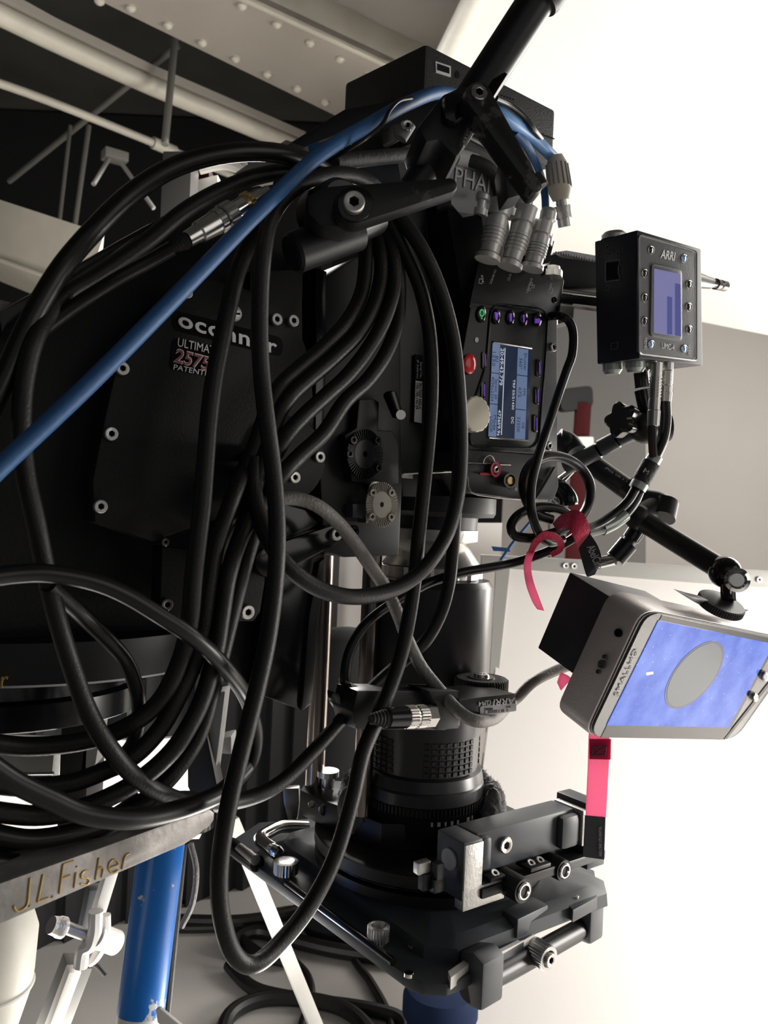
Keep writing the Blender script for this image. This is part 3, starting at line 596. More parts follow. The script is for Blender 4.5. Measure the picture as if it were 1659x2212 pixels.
stx('Shutter', .06, .25, .82, .89, 'screen_ink'); stx('360°', .12, .24, .70, .78, 'screen_ink'); stx('FPS', .44, .52, .82, .89, 'screen_ink'); stx('475', .43, .54, .70, .78, 'screen_ink'); stx('WB', .80, .87, .82, .89, 'screen_ink'); stx('3350K', .75, .92, .70, .78, 'screen_ink')
b = B(); b.prism(A.pts([sp(.04, .315), sp(.04, .33), sp(.96, .33), sp(.96, .315)], .0016), N * -.0004); finish('progress_bar', b, 'screen_text', sc)
for q0, q1 in ((0, 1), (3, 2)):
    b = B(); b.cyl(A.at(scq[q0][0], scq[q0][1], .001), A.at(scq[q1][0], scq[q1][1], .001), .0013, seg=8); finish('screen_edge', b, 'steel_dark', cam)
# keys
def key(x, y, rx, ry, icon, m):
    b = B(); a = A.pts(ell(x, y, rx, ry, 20)); d = A.pts(ell(x, y, rx * .9, ry * .9, 20), .0022); e = A.pts(ell(x, y, rx * .5, ry * .5, 20), .0032); b.loft([a, d, e]); k = finish('round_key', b, 'black_gloss', cam)
    b = B(); b.prism(A.pts([(x + p[0], y + p[1]) for p in icon], .0036), N * -.0012); finish('lit_icon', b, m, k); return k
tri = [(-4, -9), (4, -8), (1.5, 8), (-1, 8)]; barI = [(-2, -8), (2, -8), (2, 9), (-2, 9)]; lock = [(-5, -2), (5, -2), (5, 8), (-5, 8)]
k = key(1041, 678, 11, 19, [(-1, 8), (1.5, 8), (1.5, 11), (-1, 11)], 'green_lit')
b = B(); rg = A.pts(ell(1041, 676, 4.5, 7, 20), .0036); rg.append(rg[0]); b.tube(rg, .0006, 6, 1); finish('lit_icon', b, 'green_lit', k)
for x, y, ic in ((1073, 683.5, tri), (1104, 685, barI), (1132, 688, [(-1.4, -8), (1.4, -8), (1.4, 8), (-1.4, 8)]), (1162, 690, lock)): key(x, y, 9.5, 17, ic, 'purple_lit')
for x, y in ((1048, 778), (1046, 843), (1043.5, 906), (1165, 795), (1162, 855), (1159, 915)):
    b = B(); b.prism(A.pts(rrect([(x - 6, y - 19), (x + 4, y - 19), (x + 4, y + 19), (x - 6, y + 19)], .5), .0016), N * -.003); k = finish('side_key', b, 'black_gloss', cam, bevel=.0006)
    b = B(); b.prism(A.pts([(x + .6, y - 13), (x + 2, y - 13), (x + 2, y + 13), (x + .6, y + 13)], .002), N * -.001); finish('lit_icon', b, 'purple_lit', k)
b = B(); x, y = 1014.5, 786; b.loft([A.pts(ell(x, y, 15, 23), 0), A.pts(ell(x, y, 14, 21.5), .004), A.pts(ell(x, y, 8, 12), .0055)]); finish('record_button', b, 'red_gloss', cam)
pr('dot_led', A, ell(1030, 734, 4, 5.5, 14), 'label_grey', .001, off=.001)
ks = A.at(1014, 896); b = B(); b.lathe(ks, N, [(0, .0165), (.002, lambda i: .0165 * (1 if i % 4 < 3 else .95)), (.010, lambda i: .0165 * (1 if i % 4 < 3 else .95)), (.011, .015)], 64); finish('jog_wheel', b, 'ivory', cam, ang=.3)
for x, y, m, r in ((1194, 750, 'steel', .0045), (1186, 963, 'steel', .0045), (1197, 648, 'black_gloss', .003)): screw(A.at(x, y, .001), N, r, cam, m)
# marks on the shelf
for s, l in (('3G', [(1041, 611), (1039, 594), (1045, 611)]), ('12-28VDC', [(1068, 583), (1057, 613), (1064, 582)]), ('TC', [(1100, 590), (1096, 606), (1096, 589)]), ('ETHERNET', [(1146, 601), (1135, 633), (1142, 600)]), ('REMOTE', [(1189, 612), (1180, 637), (1185, 611)])):
    c = (l[2][0] - l[0][0], l[2][1] - l[0][1]) if s != '3G' else (4, 0)
    bl, br_ = l[0], l[1]; text(s, A.at(*bl, .0012), A.at(*br_, .0012), A.at(bl[0] + abs(c[0]), bl[1] + 1, .0012), 'grey_print', cam)
def boxline(l):
    b = B(); q = A.pts(l, .001); q.append(q[0]); b.tube(q, .0004, 6, 1); finish('printed_icon', b, 'grey_print', cam)
boxline([(1036, 602), (1043, 604), (1041, 613), (1034, 611)]); boxline([(1146, 610), (1150, 611), (1149, 616), (1145, 615)]); boxline([(1151, 615), (1155, 616), (1153, 622), (1149, 621)]); boxline([(1142, 622), (1147, 623), (1146, 628), (1141, 627)]); boxline([(1189, 621), (1194, 622), (1191, 633), (1186, 632)])
# lower body: red ring hook, socket, hole
b = B(); b.tube(A.pts([(1043, 1002), (1047, 990), (1056, 984), (1064, 988), (1068, 998)], .002), .0009, 8, 4); b.cyl(A.at(1004, 999.5, .0005), A.at(1060, 1002, .0005), .0007, seg=8); b.cyl(A.at(1080, 1003.5, .0005), A.at(1103, 1004.5, .0005), .0007, seg=8); finish('wire_loop', b, 'steel', cam)
b = B(); b.loft([A.pts(ell(1071, 1014, 11, 17), 0), A.pts(ell(1071, 1014, 11, 17), .004), A.pts(ell(1071, 1014, 7, 11), .004), A.pts(ell(1071, 1014, 7, 11), .001)]); b.cyl(A.at(1036, 1023, .001), A.at(1062, 1024, .001), .0012, seg=8); rh = finish('tape_hook', b, 'red_anodised', cam)
screw(A.at(1071, 1014, .002), N, .0042, rh, 'steel')
b = B(); b.loft([A.pts(ell(1102.5, 1038, 15, 17), 0), A.pts(ell(1102.5, 1038, 14, 16.5), .005), A.pts(ell(1102.5, 1038, 10.5, 13), .005), A.pts(ell(1102.5, 1038, 10, 12.5), .001)]); sk = finish('power_socket', b, 'chrome', cam)
b = B(); b.loft([A.pts(ell(1103, 1038, 9, 11), .0015), A.pts(ell(1103, 1038, 6, 8), .0035), A.pts(ell(1103, 1038, 2, 3), .0035)]); finish('socket_core', b, 'brass', sk)
text('0 1', A.at(1111, 1060, .001), A.at(1124, 1062, .001), A.at(1112, 1053, .001), 'white_print', cam)
pr('fan_grille', A, [(1143, 1020), (1151, 1010), (1146, 1052), (1136, 1052)], 'brass', .001, off=.001)
# heat-sink fins and name plate
for i in range(14):
    y = 434 + i * 13; x = 948 + i * 1.2; pr('fin', A2, [(x - 8, y), (x - 3, y - 4), (x + 13, y + 12), (x + 9, y + 17)], 'charcoal_haze', .006, off=.004)
pr('side_rail', A2, [(925, 440), (932, 438), (948, 700), (958, 960), (950, 960), (940, 700)], 'black_gloss', .004, off=.003)
nm = pr('name_plate', A2, [(966, 350), (1108, 372), (1096, 450), (1000, 470), (975, 440)], 'monitor_glass', .02, off=.030)
text('PHANTOM', A2.at(981, 399, .031), A2.at(1150, 442, .031), A2.at(985, 360, .031), 'white_print', nm)
sl = pr('serial_plate', A2, [(897, 765), (913, 768), (911, 914), (894, 911)], 'black_gloss', .002, off=.004)
pr('serial_sticker', A2, [(898, 822), (912, 824), (911, 914), (895, 911)], 'label_white', .0006, off=.0052)
text('SN15229 64G-C', A2.at(906, 828, .0056), A2.at(904.5, 884, .0056), A2.at(911, 828, .0056), 'black_print', sl); text('100.100.142.29', A2.at(899.5, 828, .0056), A2.at(898, 884, .0056), A2.at(904.5, 828, .0056), 'black_print', sl)
text('Serial No.', A2.at(907, 782, .0046), A2.at(906.5, 818, .0046), A2.at(912, 782, .0046), 'grey_print', sl); text('IP Address', A2.at(900, 778, .0046), A2.at(899.5, 818, .0046), A2.at(904.5, 778, .0046), 'grey_print', sl)
pr('mount_plate', A2, [(862, 1024), (892, 1022), (892, 1034), (864, 1032)], 'steel_dark', .01, off=.004); pr('latch', A2, [(940, 1022), (965, 1020), (970, 1034), (945, 1034)], 'steel_dark', .01, off=.01)
# ---- panel connectors on the shelf
def plug(name, x0, y0, x1, y1, d, r, m, rings=True, parent=cam):
    p0, p1 = P(x0, y0, d), P(x1, y1, d); ax = p1 - p0; L = ax.length
    pf = [(0, r * .9), (L * .02, r * 1.05), (L * .26, r * 1.05), (L * .27, r * .82), (L * .31, r * .82), (L * .32, r), (L * .45, r)]
    if rings:
        for k in range(5): h = .46 + k * .06; pf += [(L * h, r * 1.06), (L * (h + .03), r * 1.06), (L * (h + .031), r * .93), (L * (h + .058), r * .93)]
    pf += [(L * .78, r * .95), (L * .88, r * .9), (L * .885, r * .75), (L * .92, r * .75), (L * .925, r * 1.2), (L, r * 1.2)]
    b = B(); b.lathe(p0, ax, pf, 24); return finish(name, b, m, parent, ang=.35)
plug('power_plug', 1086, 432, 1052, 562, .735, .0098, 'silver_shell'); plug('data_plug', 1142, 448, 1100, 578, .745, .0098, 'silver_shell'); plug('network_plug', 1176, 480, 1148, 582, .755, .0092, 'silver_shell')
def bnc(x0, y0, x1, y1, d, r, m='silver_shell'):
    p0, p1 = P(x0, y0, d), P(x1, y1, d); ax = p1 - p0; L = ax.length
    b = B(); b.lathe(p0, ax, [(0, r * .8), (L * .1, r), (L * .3, r), (L * .34, r * .72), (L * .7, r * .72), (L * .72, r * 1.1), (L, r * 1.1)], 20); finish('coax_socket', b, m, cam, ang=.35)
bnc(1043, 418, 1034, 468, .77, .0075); bnc(1108, 412, 1100, 470, .80, .0075); bnc(1132, 425, 1120, 500, .80, .008); bnc(1186, 452, 1172, 530, .80, .0085)
b = B(); p = P(1192, 590, .79); b.lathe(p - Z * .004, Z, [(0, .0105), (.006, .0105), (.007, .008), (.010, .008)], 8); finish('remote_socket', b, 'steel', cam)
b = B(); b.prism([P(x, y, .80) for x, y in [(1165, 545), (1182, 516), (1198, 520), (1186, 568), (1165, 570)]], N * -.03); mc = finish('monitor_cap', b, 'black_satin', cam, bevel=.001)
text('MONITOR', P(1177, 556, .7985), P(1186, 524, .7985), P(1172, 556, .7985), 'grey_print', mc)
pr('side_block', A2, [(966, 450), (1040, 460), (1058, 560), (1020, 640), (1000, 650), (985, 560)], 'black_matte', .06, off=.03, bev=.002)
# ================================================================== RECEIVER BOX on top
rc = thing('video_receiver', 'black rectangular receiver box with a USB port at the very top of the rig', 'receiver', P(960, 300, .80))
c0 = P(920, 93, .80)
def solveU(x, v, p):                            # run along v from p until image column x
    lo, hi = 0.0, 1.5
    for _ in range(50):
        m = (lo + hi) / 2; q = p + v * m - CAM; X = CX + FPX * q.dot(XC) / q.y
        if (X < x) == (v.dot(XC) > 0): lo = m
        else: hi = m
    return lo
Wn = Vector((-sin(radians(46)), cos(radians(46)), 0)); Un = Vector((cos(radians(38)), sin(radians(38)), 0))
ul, wl = solveU(1200, Un, c0), solveU(745, Wn, c0)
tilt = Vector((0, 0, 0))
b = B(); b.prism([c0, c0 + Un * ul, c0 + Un * ul + Wn * wl, c0 + Wn * wl], Z * -.066); finish('case', b, 'receiver_plastic', rc, bevel=.004)
rp = Pl(Vector((Un.y, -Un.x, 0)), thru=c0)
pr('usb_frame', rp, [(941, 132), (974, 143), (974, 166), (942, 156)], 'label_white', .002, rc, .001); pr('usb_slot', rp, [(945, 137), (971, 146), (971, 159), (945, 151)], 'black_matte', .002, rc, .0014)
pr('round_hole', rp, ell(988, 161, 5, 8, 14), 'black_matte', .001, rc, .0006)
b = B()
for i in range(5):
    for j in range(4): b.prism(rp.pts(ell(1084 + i * 6.2, 206 + i * 2.2 + j * 6.5, 1.6, 2, 8), .0006), rp.n * -.001)
o = finish('vent_holes', b, 'black_matte', rc); o['kind'] = 'stuff'
b = B(); b.cyl(rp.at(922, 196, .0005), rp.at(1197, 300, .0005), .0007, seg=6); finish('case_seam', b, 'black_matte', rc)
b = B(); b.box(c0 + Z * -.0665 + Un * .01 + Wn * .005, Un * (ul - .02), Wn * (wl + .04), Z * -.012); finish('mounting_plate', b, 'black_satin', rc, bevel=.002)
# black cheese plate under the receiver
cpw = thing('top_plate', 'black top mounting plate sloping down to the left under the receiver box', 'plate', P(760, 300, .80))
b = B(); b.prism([P(x, y, .80) for x, y in [(628, 308), (745, 236), (910, 205), (1000, 215), (990, 300), (880, 312), (800, 262), (660, 318)]], N * -.05); finish('plate', b, 'black_satin', cpw, bevel=.002)
b = B(); b.prism([P(x, y, .78) for x, y in [(850, 268), (888, 262), (892, 288), (858, 306), (852, 300)]], N * -.02); lp = finish('clamp_dog', b, 'steel_dark', cpw, bevel=.002)
b = B(); b.cyl(P(886, 268, .772), P(866, 300, .772), .006); finish('clamp_pin', b, 'grey_paint', cpw); screw(P(880, 272, .765), -FW, .005, cpw, 'chrome'); screw(P(872, 268, .765), -FW, .0028, cpw)
b = B(); b.prism([P(x, y, .82) for x, y in [(780, 355), (860, 352), (868, 395), (848, 398), (800, 398)]], N * -.03); finish('bracket_leg', b, 'charcoal_haze', cpw, bevel=.001)
b = B(); b.prism([P(x, y, .86) for x, y in [(505, 376), (560, 338), (618, 302), (650, 312), (700, 330), (640, 375)]], Vector((0, .04, 0))); finish('side_plate', b, 'grey_paint', cpw)
# ================================================================== TILT HEAD
H_ = rig(-0.570); H2 = rig(-0.592); H3 = rig(-0.615)
hd = thing('tilt_head', 'massive black fluid head with embossed maker name and model badge on its side plate', 'fluid head', H_.at(420, 1420) - N * .08)
pr('head_body', H3, [(-60, 700), (60, 640), (150, 588), (345, 470), (430, 425), (560, 400), (660, 430), (700, 600), (702, 1200), (640, 1500), (330, 1440), (-60, 1420)], 'head_paint', .16, hd, bev=.002)
pr('side_plate', H_, [(380, 628), (400, 606), (430, 602), (470, 606), (520, 619), (566, 640), (605, 668), (634, 702), (658, 742), (672, 790), (676, 860), (660, 900), (645, 1075), (560, 1090), (330, 1170), (205, 1128), (200, 1040), (232, 880), (262, 752), (330, 660)], 'head_paint', .022, hd, bev=.0012)
pr('upright', H2, [(540, 585), (655, 582), (653, 660), (655, 820), (678, 860), (678, 960), (540, 960)], 'head_paint', .022, hd, bev=.0012)
pr('tilt_rail', H2, [(682, 578), (706, 586), (706, 745), (700, 900), (682, 1000)], 'black_gloss', .022, hd, bev=.001)
pr('round_boss', H_, ell(620, 992, 82, 92, 40), 'head_paint', .02, hd, off=.004, bev=.001)
pr('lower_plate', H_, [(350, 1180), (490, 1195), (575, 1180), (572, 1260), (562, 1322), (548, 1342), (486, 1342), (470, 1330), (380, 1340), (345, 1330)], 'head_paint', .02, hd, off=.001, bev=.0012)
for x, y, r in ((264, 796, .0047), (240, 937, .0047), (217, 1094, .0047), (404, 633, .004), (597, 690, .0047), (633, 693, .0047), (690, 987, .0047), (636, 1031, .0047), (534, 1322, .0055), (360, 1306, .0045), (357, 1171, .003)): screw(H_.at(x, y, .003 if x not in (690, 636) else .006), N, r, hd, 'steel_satin' if x not in (357, 360) else 'steel_dark')
b = B(); c = H_.at(505, 677, .002); b.lathe(c, N, [(0, .0062), (.0012, .0062), (.0018, .005)], 24); sb = finish('slotted_screw', b, 'steel_satin', hd); pr('slot', H_, [(491, 674), (519, 676), (519, 680), (491, 678)], 'black_matte', .001, sb, .0042)
pr('name_recess', H_, rrect([(370, 668), (612, 730), (610, 772), (372, 712)], .4), 'black_matte', .001, hd, .0005)
text('oconnor', H_.at(384, 706, .001), H_.at(597, 766, .001), H_.at(384, 682, .001), 'silver_text', hd, off=.02, ex=.0012, spacing=1.08)
bg_ = pr('model_badge', H_, rrect([(374, 728), (462, 748), (458, 812), (366, 796)], .2), 'black_matte', .0012, hd, .001)
text('ULTIMATE', H_.at(383, 748, .0016), H_.at(472, 768, .0016), H_.at(385, 730, .0016), 'silver_text', bg_)
text('2575', H_.at(374, 783, .0015), H_.at(449, 802, .0015), H_.at(382, 752, .0015), 'silver_text', bg_, off=.035); text('2575', H_.at(375.5, 781.5, .0022), H_.at(447.5, 800, .0022), H_.at(383, 754, .0022), 'red_print', bg_, off=.0)
text('PATENTED', H_.at(374, 798, .0016), H_.at(462, 815, .0016), H_.at(376, 787, .0016), 'silver_text', bg_)
pr('brake_housing', H_, [(560, 1100), (600, 1085), (660, 1100), (690, 1130), (640, 1180), (600, 1220), (540, 1200)], 'black_gloss', .03, hd, .006, .003)
pr('brake_lever', H_, hull2(726, 1154, 21, 585, 1215, 34), 'black_gloss', .014, hd, .016, .003); screw(H_.at(726, 1154, .019), N, .0052, hd, 'steel_satin')
pr('dovetail_plate', H2, [(575, 1340), (560, 1500), (654, 1536), (672, 1522), (684, 1400), (703, 1205), (690, 1190), (600, 1210)], 'black_gloss', .03, hd, 0, .0015)
pr('dovetail_edge', H2, [(652, 1536), (673, 1518), (702, 1205), (690, 1215), (668, 1330)], 'black_anodised', .03, hd, .004, .001)
pr('glossy_cover', H3, [(0, 668), (60, 636), (150, 590), (205, 568), (225, 585), (150, 640), (80, 690), (0, 730)], 'black_gloss', .02, hd, .012, .004)
pr('cover_fold', H3, [(150, 580), (260, 516), (330, 478), (342, 492), (250, 560), (140, 640)], 'black_gloss', .02, hd, .016, .005)
# camera plate bracket with the two toothed rosettes
R_ = rig(-0.583)
br = thing('camera_bracket', 'black camera plate bracket carrying a black and a silver toothed rosette', 'bracket', R_.at(780, 1205) - N * .02)
pr('bracket_plate', R_, [(700, 600), (760, 560), (858, 520), (866, 700), (866, 930), (870, 1040), (862, 1200), (745, 1204), (700, 1190), (690, 1000)], 'black_satin', .05, br, -.012, .002)
pr('rosette_arm', R_, [(776, 862), (808, 861), (820, 868), (818, 930), (850, 930), (862, 960), (862, 1046), (812, 1048), (760, 1040), (745, 940), (770, 925)], 'black_anodised', .02, br, .0, .002)
pr('silver_edge', R_, [(797, 1052), (804, 1040), (822, 1040), (812, 1062), (797, 1082), (797, 1130), (790, 1130), (791, 1070)], 'steel', .014, br, .003, .001)
pr('lower_block', R_, [(762, 1088), (792, 1088), (792, 1120), (762, 1118)], 'charcoal_haze', .014, br, .0, .001)
def rosette(x, y, rx, ry, m, screws):
    b = B(); sg = 192; rings = []
    for k, (f, h0, h1) in enumerate(((1.0, .0, .0), (1.0, .004, .0055), (.60, .0048, .0055), (.58, .0055, .0055), (.12, .0055, .0055), (.115, .001, .001))):
        p = [R_.at(x + rx * f * cos(2 * pi * i / sg), y + ry * f * sin(2 * pi * i / sg), .004 + (h1 if (i % 4) < 2 else h0)) for i in range(sg)]; rings.append(p)
    b.loft(rings); o = finish('rosette', b, m, br, ang=.2)
    for dx, dy in screws: screw(R_.at(x + dx, y + dy, .0098), N, .0035, o, m if m != 'black_gloss' else 'black_gloss')
rosette(789, 981, 39, 54, 'black_gloss', [(-26, -30), (26, -30), (-34, 0), (28, 30)])
rosette(825, 1090, 34.5, 49, 'nickel', [(-20, -26), (20, -26), (-22, 26), (19, 27)])
pr('lock_lever', R_, hull2(850, 852, 9, 866, 896, 7), 'black_gloss', .01, br, .012, .002); b = B(); b.cyl(R_.at(866, 896, .012), R_.at(866, 896, .026), .0042, seg=20); finish('lever_pin', b, 'chrome', br)
screw(R_.at(764, 1147, .003), N, .005, br, 'black_gloss')
# ================================================================== POLE, CLAMPS, LEVERS
po = thing('top_pole', 'thick black metal pole rising out of the top of the frame', 'pole', P(940, 345, .62))
p0, p1 = P(892, 412, .62), P(1186, -40, .60); ax = p1 - p0; L = ax.length
b = B(); b.lathe(p0, ax, [(0, .0125), (L * .36, .0128), (L * .40, .0138), (L, .0138)], 32); finish('tube', b, 'black_anodised', po)
e0, e1 = P(1160, 0, .60), P(1176, -28, .60); b = B(); b.lathe(e0 - ax.normalized() * .0, ax, [(0, .0165), (.004, .0178), (.018, .0178), (.022, .015)], 32); finish('end_flange', b, 'black_satin', po)
b = B(); b.prism([P(x, y, .575) for x, y in [(1058, 204), (1090, 156), (1096, 160), (1064, 212)]], N * -.012); finish('slot_key', b, 'black_matte', po)
cl = thing('pole_clamp', 'black two-piece clamp gripping the pole, with a long tapered lever and a silver torx bolt', 'clamp', P(1000, 330, .60))
fp = Pl(Vector((.2, -1, .15)), thru=P(1000, 230, .585))
pr('clamp_body', fp, [(902, 270), (958, 200), (1000, 182), (1050, 184), (1066, 210), (1030, 262), (1002, 320), (988, 342), (965, 320), (950, 302), (920, 308)], 'black_satin', .05, cl, 0, .006)
pr('clamp_cheek', fp, [(958, 205), (1000, 190), (1010, 240), (985, 265), (960, 255)], 'black_gloss', .02, cl, .008, .004)
pr('lever', fp, hull2(1034, 203, 30, 1160, 402, 14), 'lever_paint', .018, cl, .022, .004); screw(fp.at(1034, 202, .0235), fp.n, .0058, cl, 'chrome')
b = B(); b.cyl(fp.at(1150, 385, .010), fp.at(1164, 408, .010), .0075); finish('lever_tip', b, 'black_satin', cl)
lb = pr('clamp_label', fp, [(1000, 304), (1018, 268), (1030, 274), (1006, 316)], 'label_white', .001, cl, .003)
text('ABELC', fp.at(1024, 272, .0036), fp.at(1004, 311, .0036), fp.at(1018, 269, .0036), 'black_print', lb)
pr('clamp_tab', fp, [(1100, 300), (1120, 318), (1130, 420), (1096, 430), (1086, 360)], 'black_satin', .02, cl, -.02, .002)
hs = thing('handle_clamp', 'black pan-bar clamp with a chipped lever and a big silver hex bolt', 'clamp', P(700, 580, .54))
hp = Pl(Vector((.15, -1, .05)), thru=P(765, 440, .535))
b = B(); q0, q1 = P(630, 548, .575), P(768, 498, .60); b.lathe(q0, q1 - q0, [(0, .0125), (.002, .0145), ((q1 - q0).length, .0150)], 32); b.lathe(q0 - (q1 - q0).normalized() * .0005, q1 - q0, [(0, .0110), (.001, .0110)], 28); finish('bar_socket', b, 'black_satin', hs)
b = B(); b.cyl(q1 - (q1 - q0) * .1, P(812, 478, .635), .0105, seg=24); finish('pan_bar', b, 'black_anodised', hs)
b = B(); b.lathe(P(690, 470, .60), N, [(0, .020), (.03, .020), (.034, .017)], 32); finish('socket_body', b, 'black_satin', hs)
pr('clamp_block', hp, [(660, 420), (700, 400), (770, 392), (800, 420), (790, 470), (740, 492), (690, 488), (664, 460)], 'black_satin', .04, hs, -.018, .005)
pr('lever', hp, hull2(765, 440, 44, 972, 399, 18), 'lever_paint', .018, hs, .0, .004); pr('lever_rim', hp, hull2(765, 440, 38, 770, 439, 37), 'black_gloss', .004, hs, .0035, .001)
screw(hp.at(764, 438, .006), hp.n, .0072, hs, 'steel_satin', name='hex_bolt')
# ================================================================== CABLES ON THE RIG
def D(x, off): return .57 / (.809 - .588 * (x - CX) / FPX) - off
def cable(label, px, r, m='cable_black', off=.06, group=None, name='cable', seg=12):
    group = group or 'cables draped over the camera rig'
    if r >= .006: r *= .88
    b = B(); b.tube([P(q[0], q[1], D(q[0], q[2] if len(q) > 2 else off)) for q in px], r, seg, 6)
    return tag(finish(name, b, m), label, 'cable', group)
cable('blue network cable running diagonally from the lower left edge up to the pole clamp', [(-40, 1052, .10), (0, 1010, .10), (200, 822, .105), (400, 620, .105), (560, 456, .105), (690, 335, .105), (800, 268, .10), (880, 224, .095), (950, 200, .07), (1010, 215, .03)], .0053, 'cable_blue', name='network_cable')
cable('pale blue cable passing behind the clamp lever to the ribbed grey plug', [(1010, 215, .03), (1066, 236, .05), (1105, 262, .05), (1150, 296, .03), (1180, 325, .02), (1206, 352, .0)], .0058, 'cable_pale_blue', name='network_cable')
cable('blue cable curving down into the rightmost of the three silver panel plugs', [(1112, 285, .04), (1140, 318, .03), (1164, 370, .0), (1177, 420, -.005), (1178, 484, -.0)], .0042, 'cable_blue', name='network_cable')
pg = thing('network_plug', 'loose blue network plug with ribbed boot lying above the blue cable', 'plug', P(700, 330, .60))
pp = Pl(-FW, thru=P(690, 318, .60))
pr('plug_body', pp, [(664, 312), (690, 305), (700, 322), (692, 334), (668, 330)], 'cable_blue', .012, pg, 0, .001)
for i in range(4): pr('boot_rib', pp, [(700 + i * 8, 304 - i * 3), (705 + i * 8, 302 - i * 3), (712 + i * 7, 318 - i * 2), (706 + i * 7, 320 - i * 2)], 'cable_blue', .010, pg)
pr('boot', pp, [(690, 308), (735, 296), (742, 312), (696, 324)], 'label_black', .008, pg, -.001)
gp = thing('ribbed_plug', 'ribbed beige grey cable boot at the right end of the pale blue cable', 'plug', P(1208, 450, .82))
q0, q1 = P(1200, 335, .81), P(1212, 432, .82); dd = q1 - q0
b = B(); b.lathe(q0, dd, [(0, .0065), (dd.length * .2, .0105), (dd.length * .8, .0115), (dd.length, .0085)], 28); finish('boot', b, 'ivory', gp)
b = B()
for k in range(14):
    a = 2 * pi * k / 14; e = (XC * cos(a) - FW * sin(a)); b.cyl(q0 + dd * .22 + e * .0105, q0 + dd * .72 + e * .0115, .0012, seg=6)
o = finish('boot_ribs', b, 'grey_paint', gp); o['kind'] = 'stuff'
b = B(); b.lathe(q1, dd, [(0, .006), (.006, .006), (.006, .0095), (.018, .0095), (.018, .007), (.026, .007)], 20); finish('collar', b, 'steel_satin', gp)
R = .0069
cable('black cable arching highest over the tilt head and leaving through the left edge', [(740, 400, .05), (700, 368, .06), (660, 348, .07), (600, 331, .075), (520, 328, .075), (430, 343, .07), (350, 374, .065), (270, 430, .06), (200, 500, .06), (140, 570, .055), (95, 640, .055), (50, 725, .055), (10, 815, .055), (-30, 900, .055)], .0075, 'cable_gloss')
cable('long black cable dropping down the left side then curving right behind the hanging loop', [(720, 402, .045), (640, 372, .055), (560, 380, .055), (480, 410, .05), (400, 455, .045), (320, 520, .04), (220, 590, .04), (150, 632, .045), (110, 668, .05), (76, 730, .06), (57, 800, .062), (48, 870, .062), (47, 950, .062), (58, 1040, .064), (78, 1130, .066), (98, 1230, .066), (122, 1330, .066), (155, 1440, .066), (192, 1540, .068), (240, 1620, .07), (305, 1688, .065), (385, 1728, .055), (460, 1738, .045), (545, 1722, .035), (610, 1688, .03), (680, 1620, .025), (755, 1536, .02), (822, 1470, .015), (875, 1424, .015), (918, 1386, .02), (950, 1330, .025), (968, 1270, .03), (977, 1200, .03), (984, 1100, .03), (990, 1000, .028), (985, 930, .025)], .0066)
cable('black cable of the great hanging loop whose lowest bend dips below everything', [(830, 440, .05), (808, 402, .06), (765, 380, .065), (715, 378, .07), (660, 392, .075), (615, 425, .08), (584, 475, .085), (570, 540, .085), (563, 620, .085), (561, 720, .085), (565, 810, .085), (575, 900, .09), (588, 1000, .09), (597, 1100, .095), (598, 1200, .1), (590, 1300, .1), (575, 1400, .1), (550, 1510, .1), (522, 1620, .1), (498, 1720, .1), (480, 1820, .1), (473, 1900, .1), (478, 1975, .1), (497, 2045, .1), (525, 2080, .1), (560, 2078, .1), (610, 2032, .095), (670, 1955, .09), (722, 1855, .085), (760, 1730, .08), (783, 1630, .075), (812, 1560, .07), (842, 1488, .065), (866, 1415, .065), (884, 1330, .065), (897, 1240, .06), (905, 1150, .06), (916, 1050, .055), (926, 950, .055), (932, 860, .055), (932, 780, .055), (925, 700, .055), (905, 615, .055), (872, 540, .05), (838, 470, .045)], .0068)
cable('black cable dropping from the hex bolt lever into a deep U across the lens', [(848, 445, .055), (872, 478, .06), (915, 545, .07), (950, 625, .075), (975, 715, .078), (987, 800, .078), (994, 900, .078), (995, 985, .078), (990, 1060, .078), (974, 1130, .078), (950, 1182, .08), (912, 1232, .083), (862, 1268, .085), (805, 1286, .087), (745, 1288, .087), (685, 1270, .084), (630, 1232, .08), (585, 1175, .07), (558, 1110, .055), (548, 1050, .045), (552, 990, .04)], .0070)
G4 = None
cable('uppermost of four cables fanning left under the lever, passing the logo plate edge', [(782, 470, .03), (790, 540, .04), (783, 625, .045), (752, 692, .05), (699, 750, .05), (649, 793, .05), (609, 830, .05), (580, 880, .045), (556, 950, .04), (530, 1020, .035), (500, 1100, .035), (476, 1180, .02), (462, 1240, -.012)], R)
cable('second of four cables fanning left under the lever', [(802, 470, .03), (820, 540, .045), (822, 600, .05), (805, 665, .055), (772, 722, .055), (716, 777, .055), (666, 820, .055), (626, 858, .055), (596, 910, .05), (574, 980, .045), (548, 1060, .04), (522, 1140, .02), (508, 1190, -.012)], R)
cable('third of four cables fanning left under the lever, meeting the bundle at the head', [(815, 470, .03), (846, 545, .05), (851, 615, .055), (832, 685, .06), (798, 750, .06), (752, 810, .06), (706, 853, .06), (655, 900, .06), (612, 950, .055), (584, 1010, .035), (566, 1060, -.012)], R)
cable('lowest of four cables fanning left under the lever, pale edged', [(825, 470, .02), (856, 570, .045), (862, 640, .05), (856, 705, .055), (831, 768, .06), (792, 824, .06), (745, 868, .06), (700, 935, .06), (650, 982, .058), (606, 1028, .055), (584, 1060, .035), (562, 1100, -.012)], R)
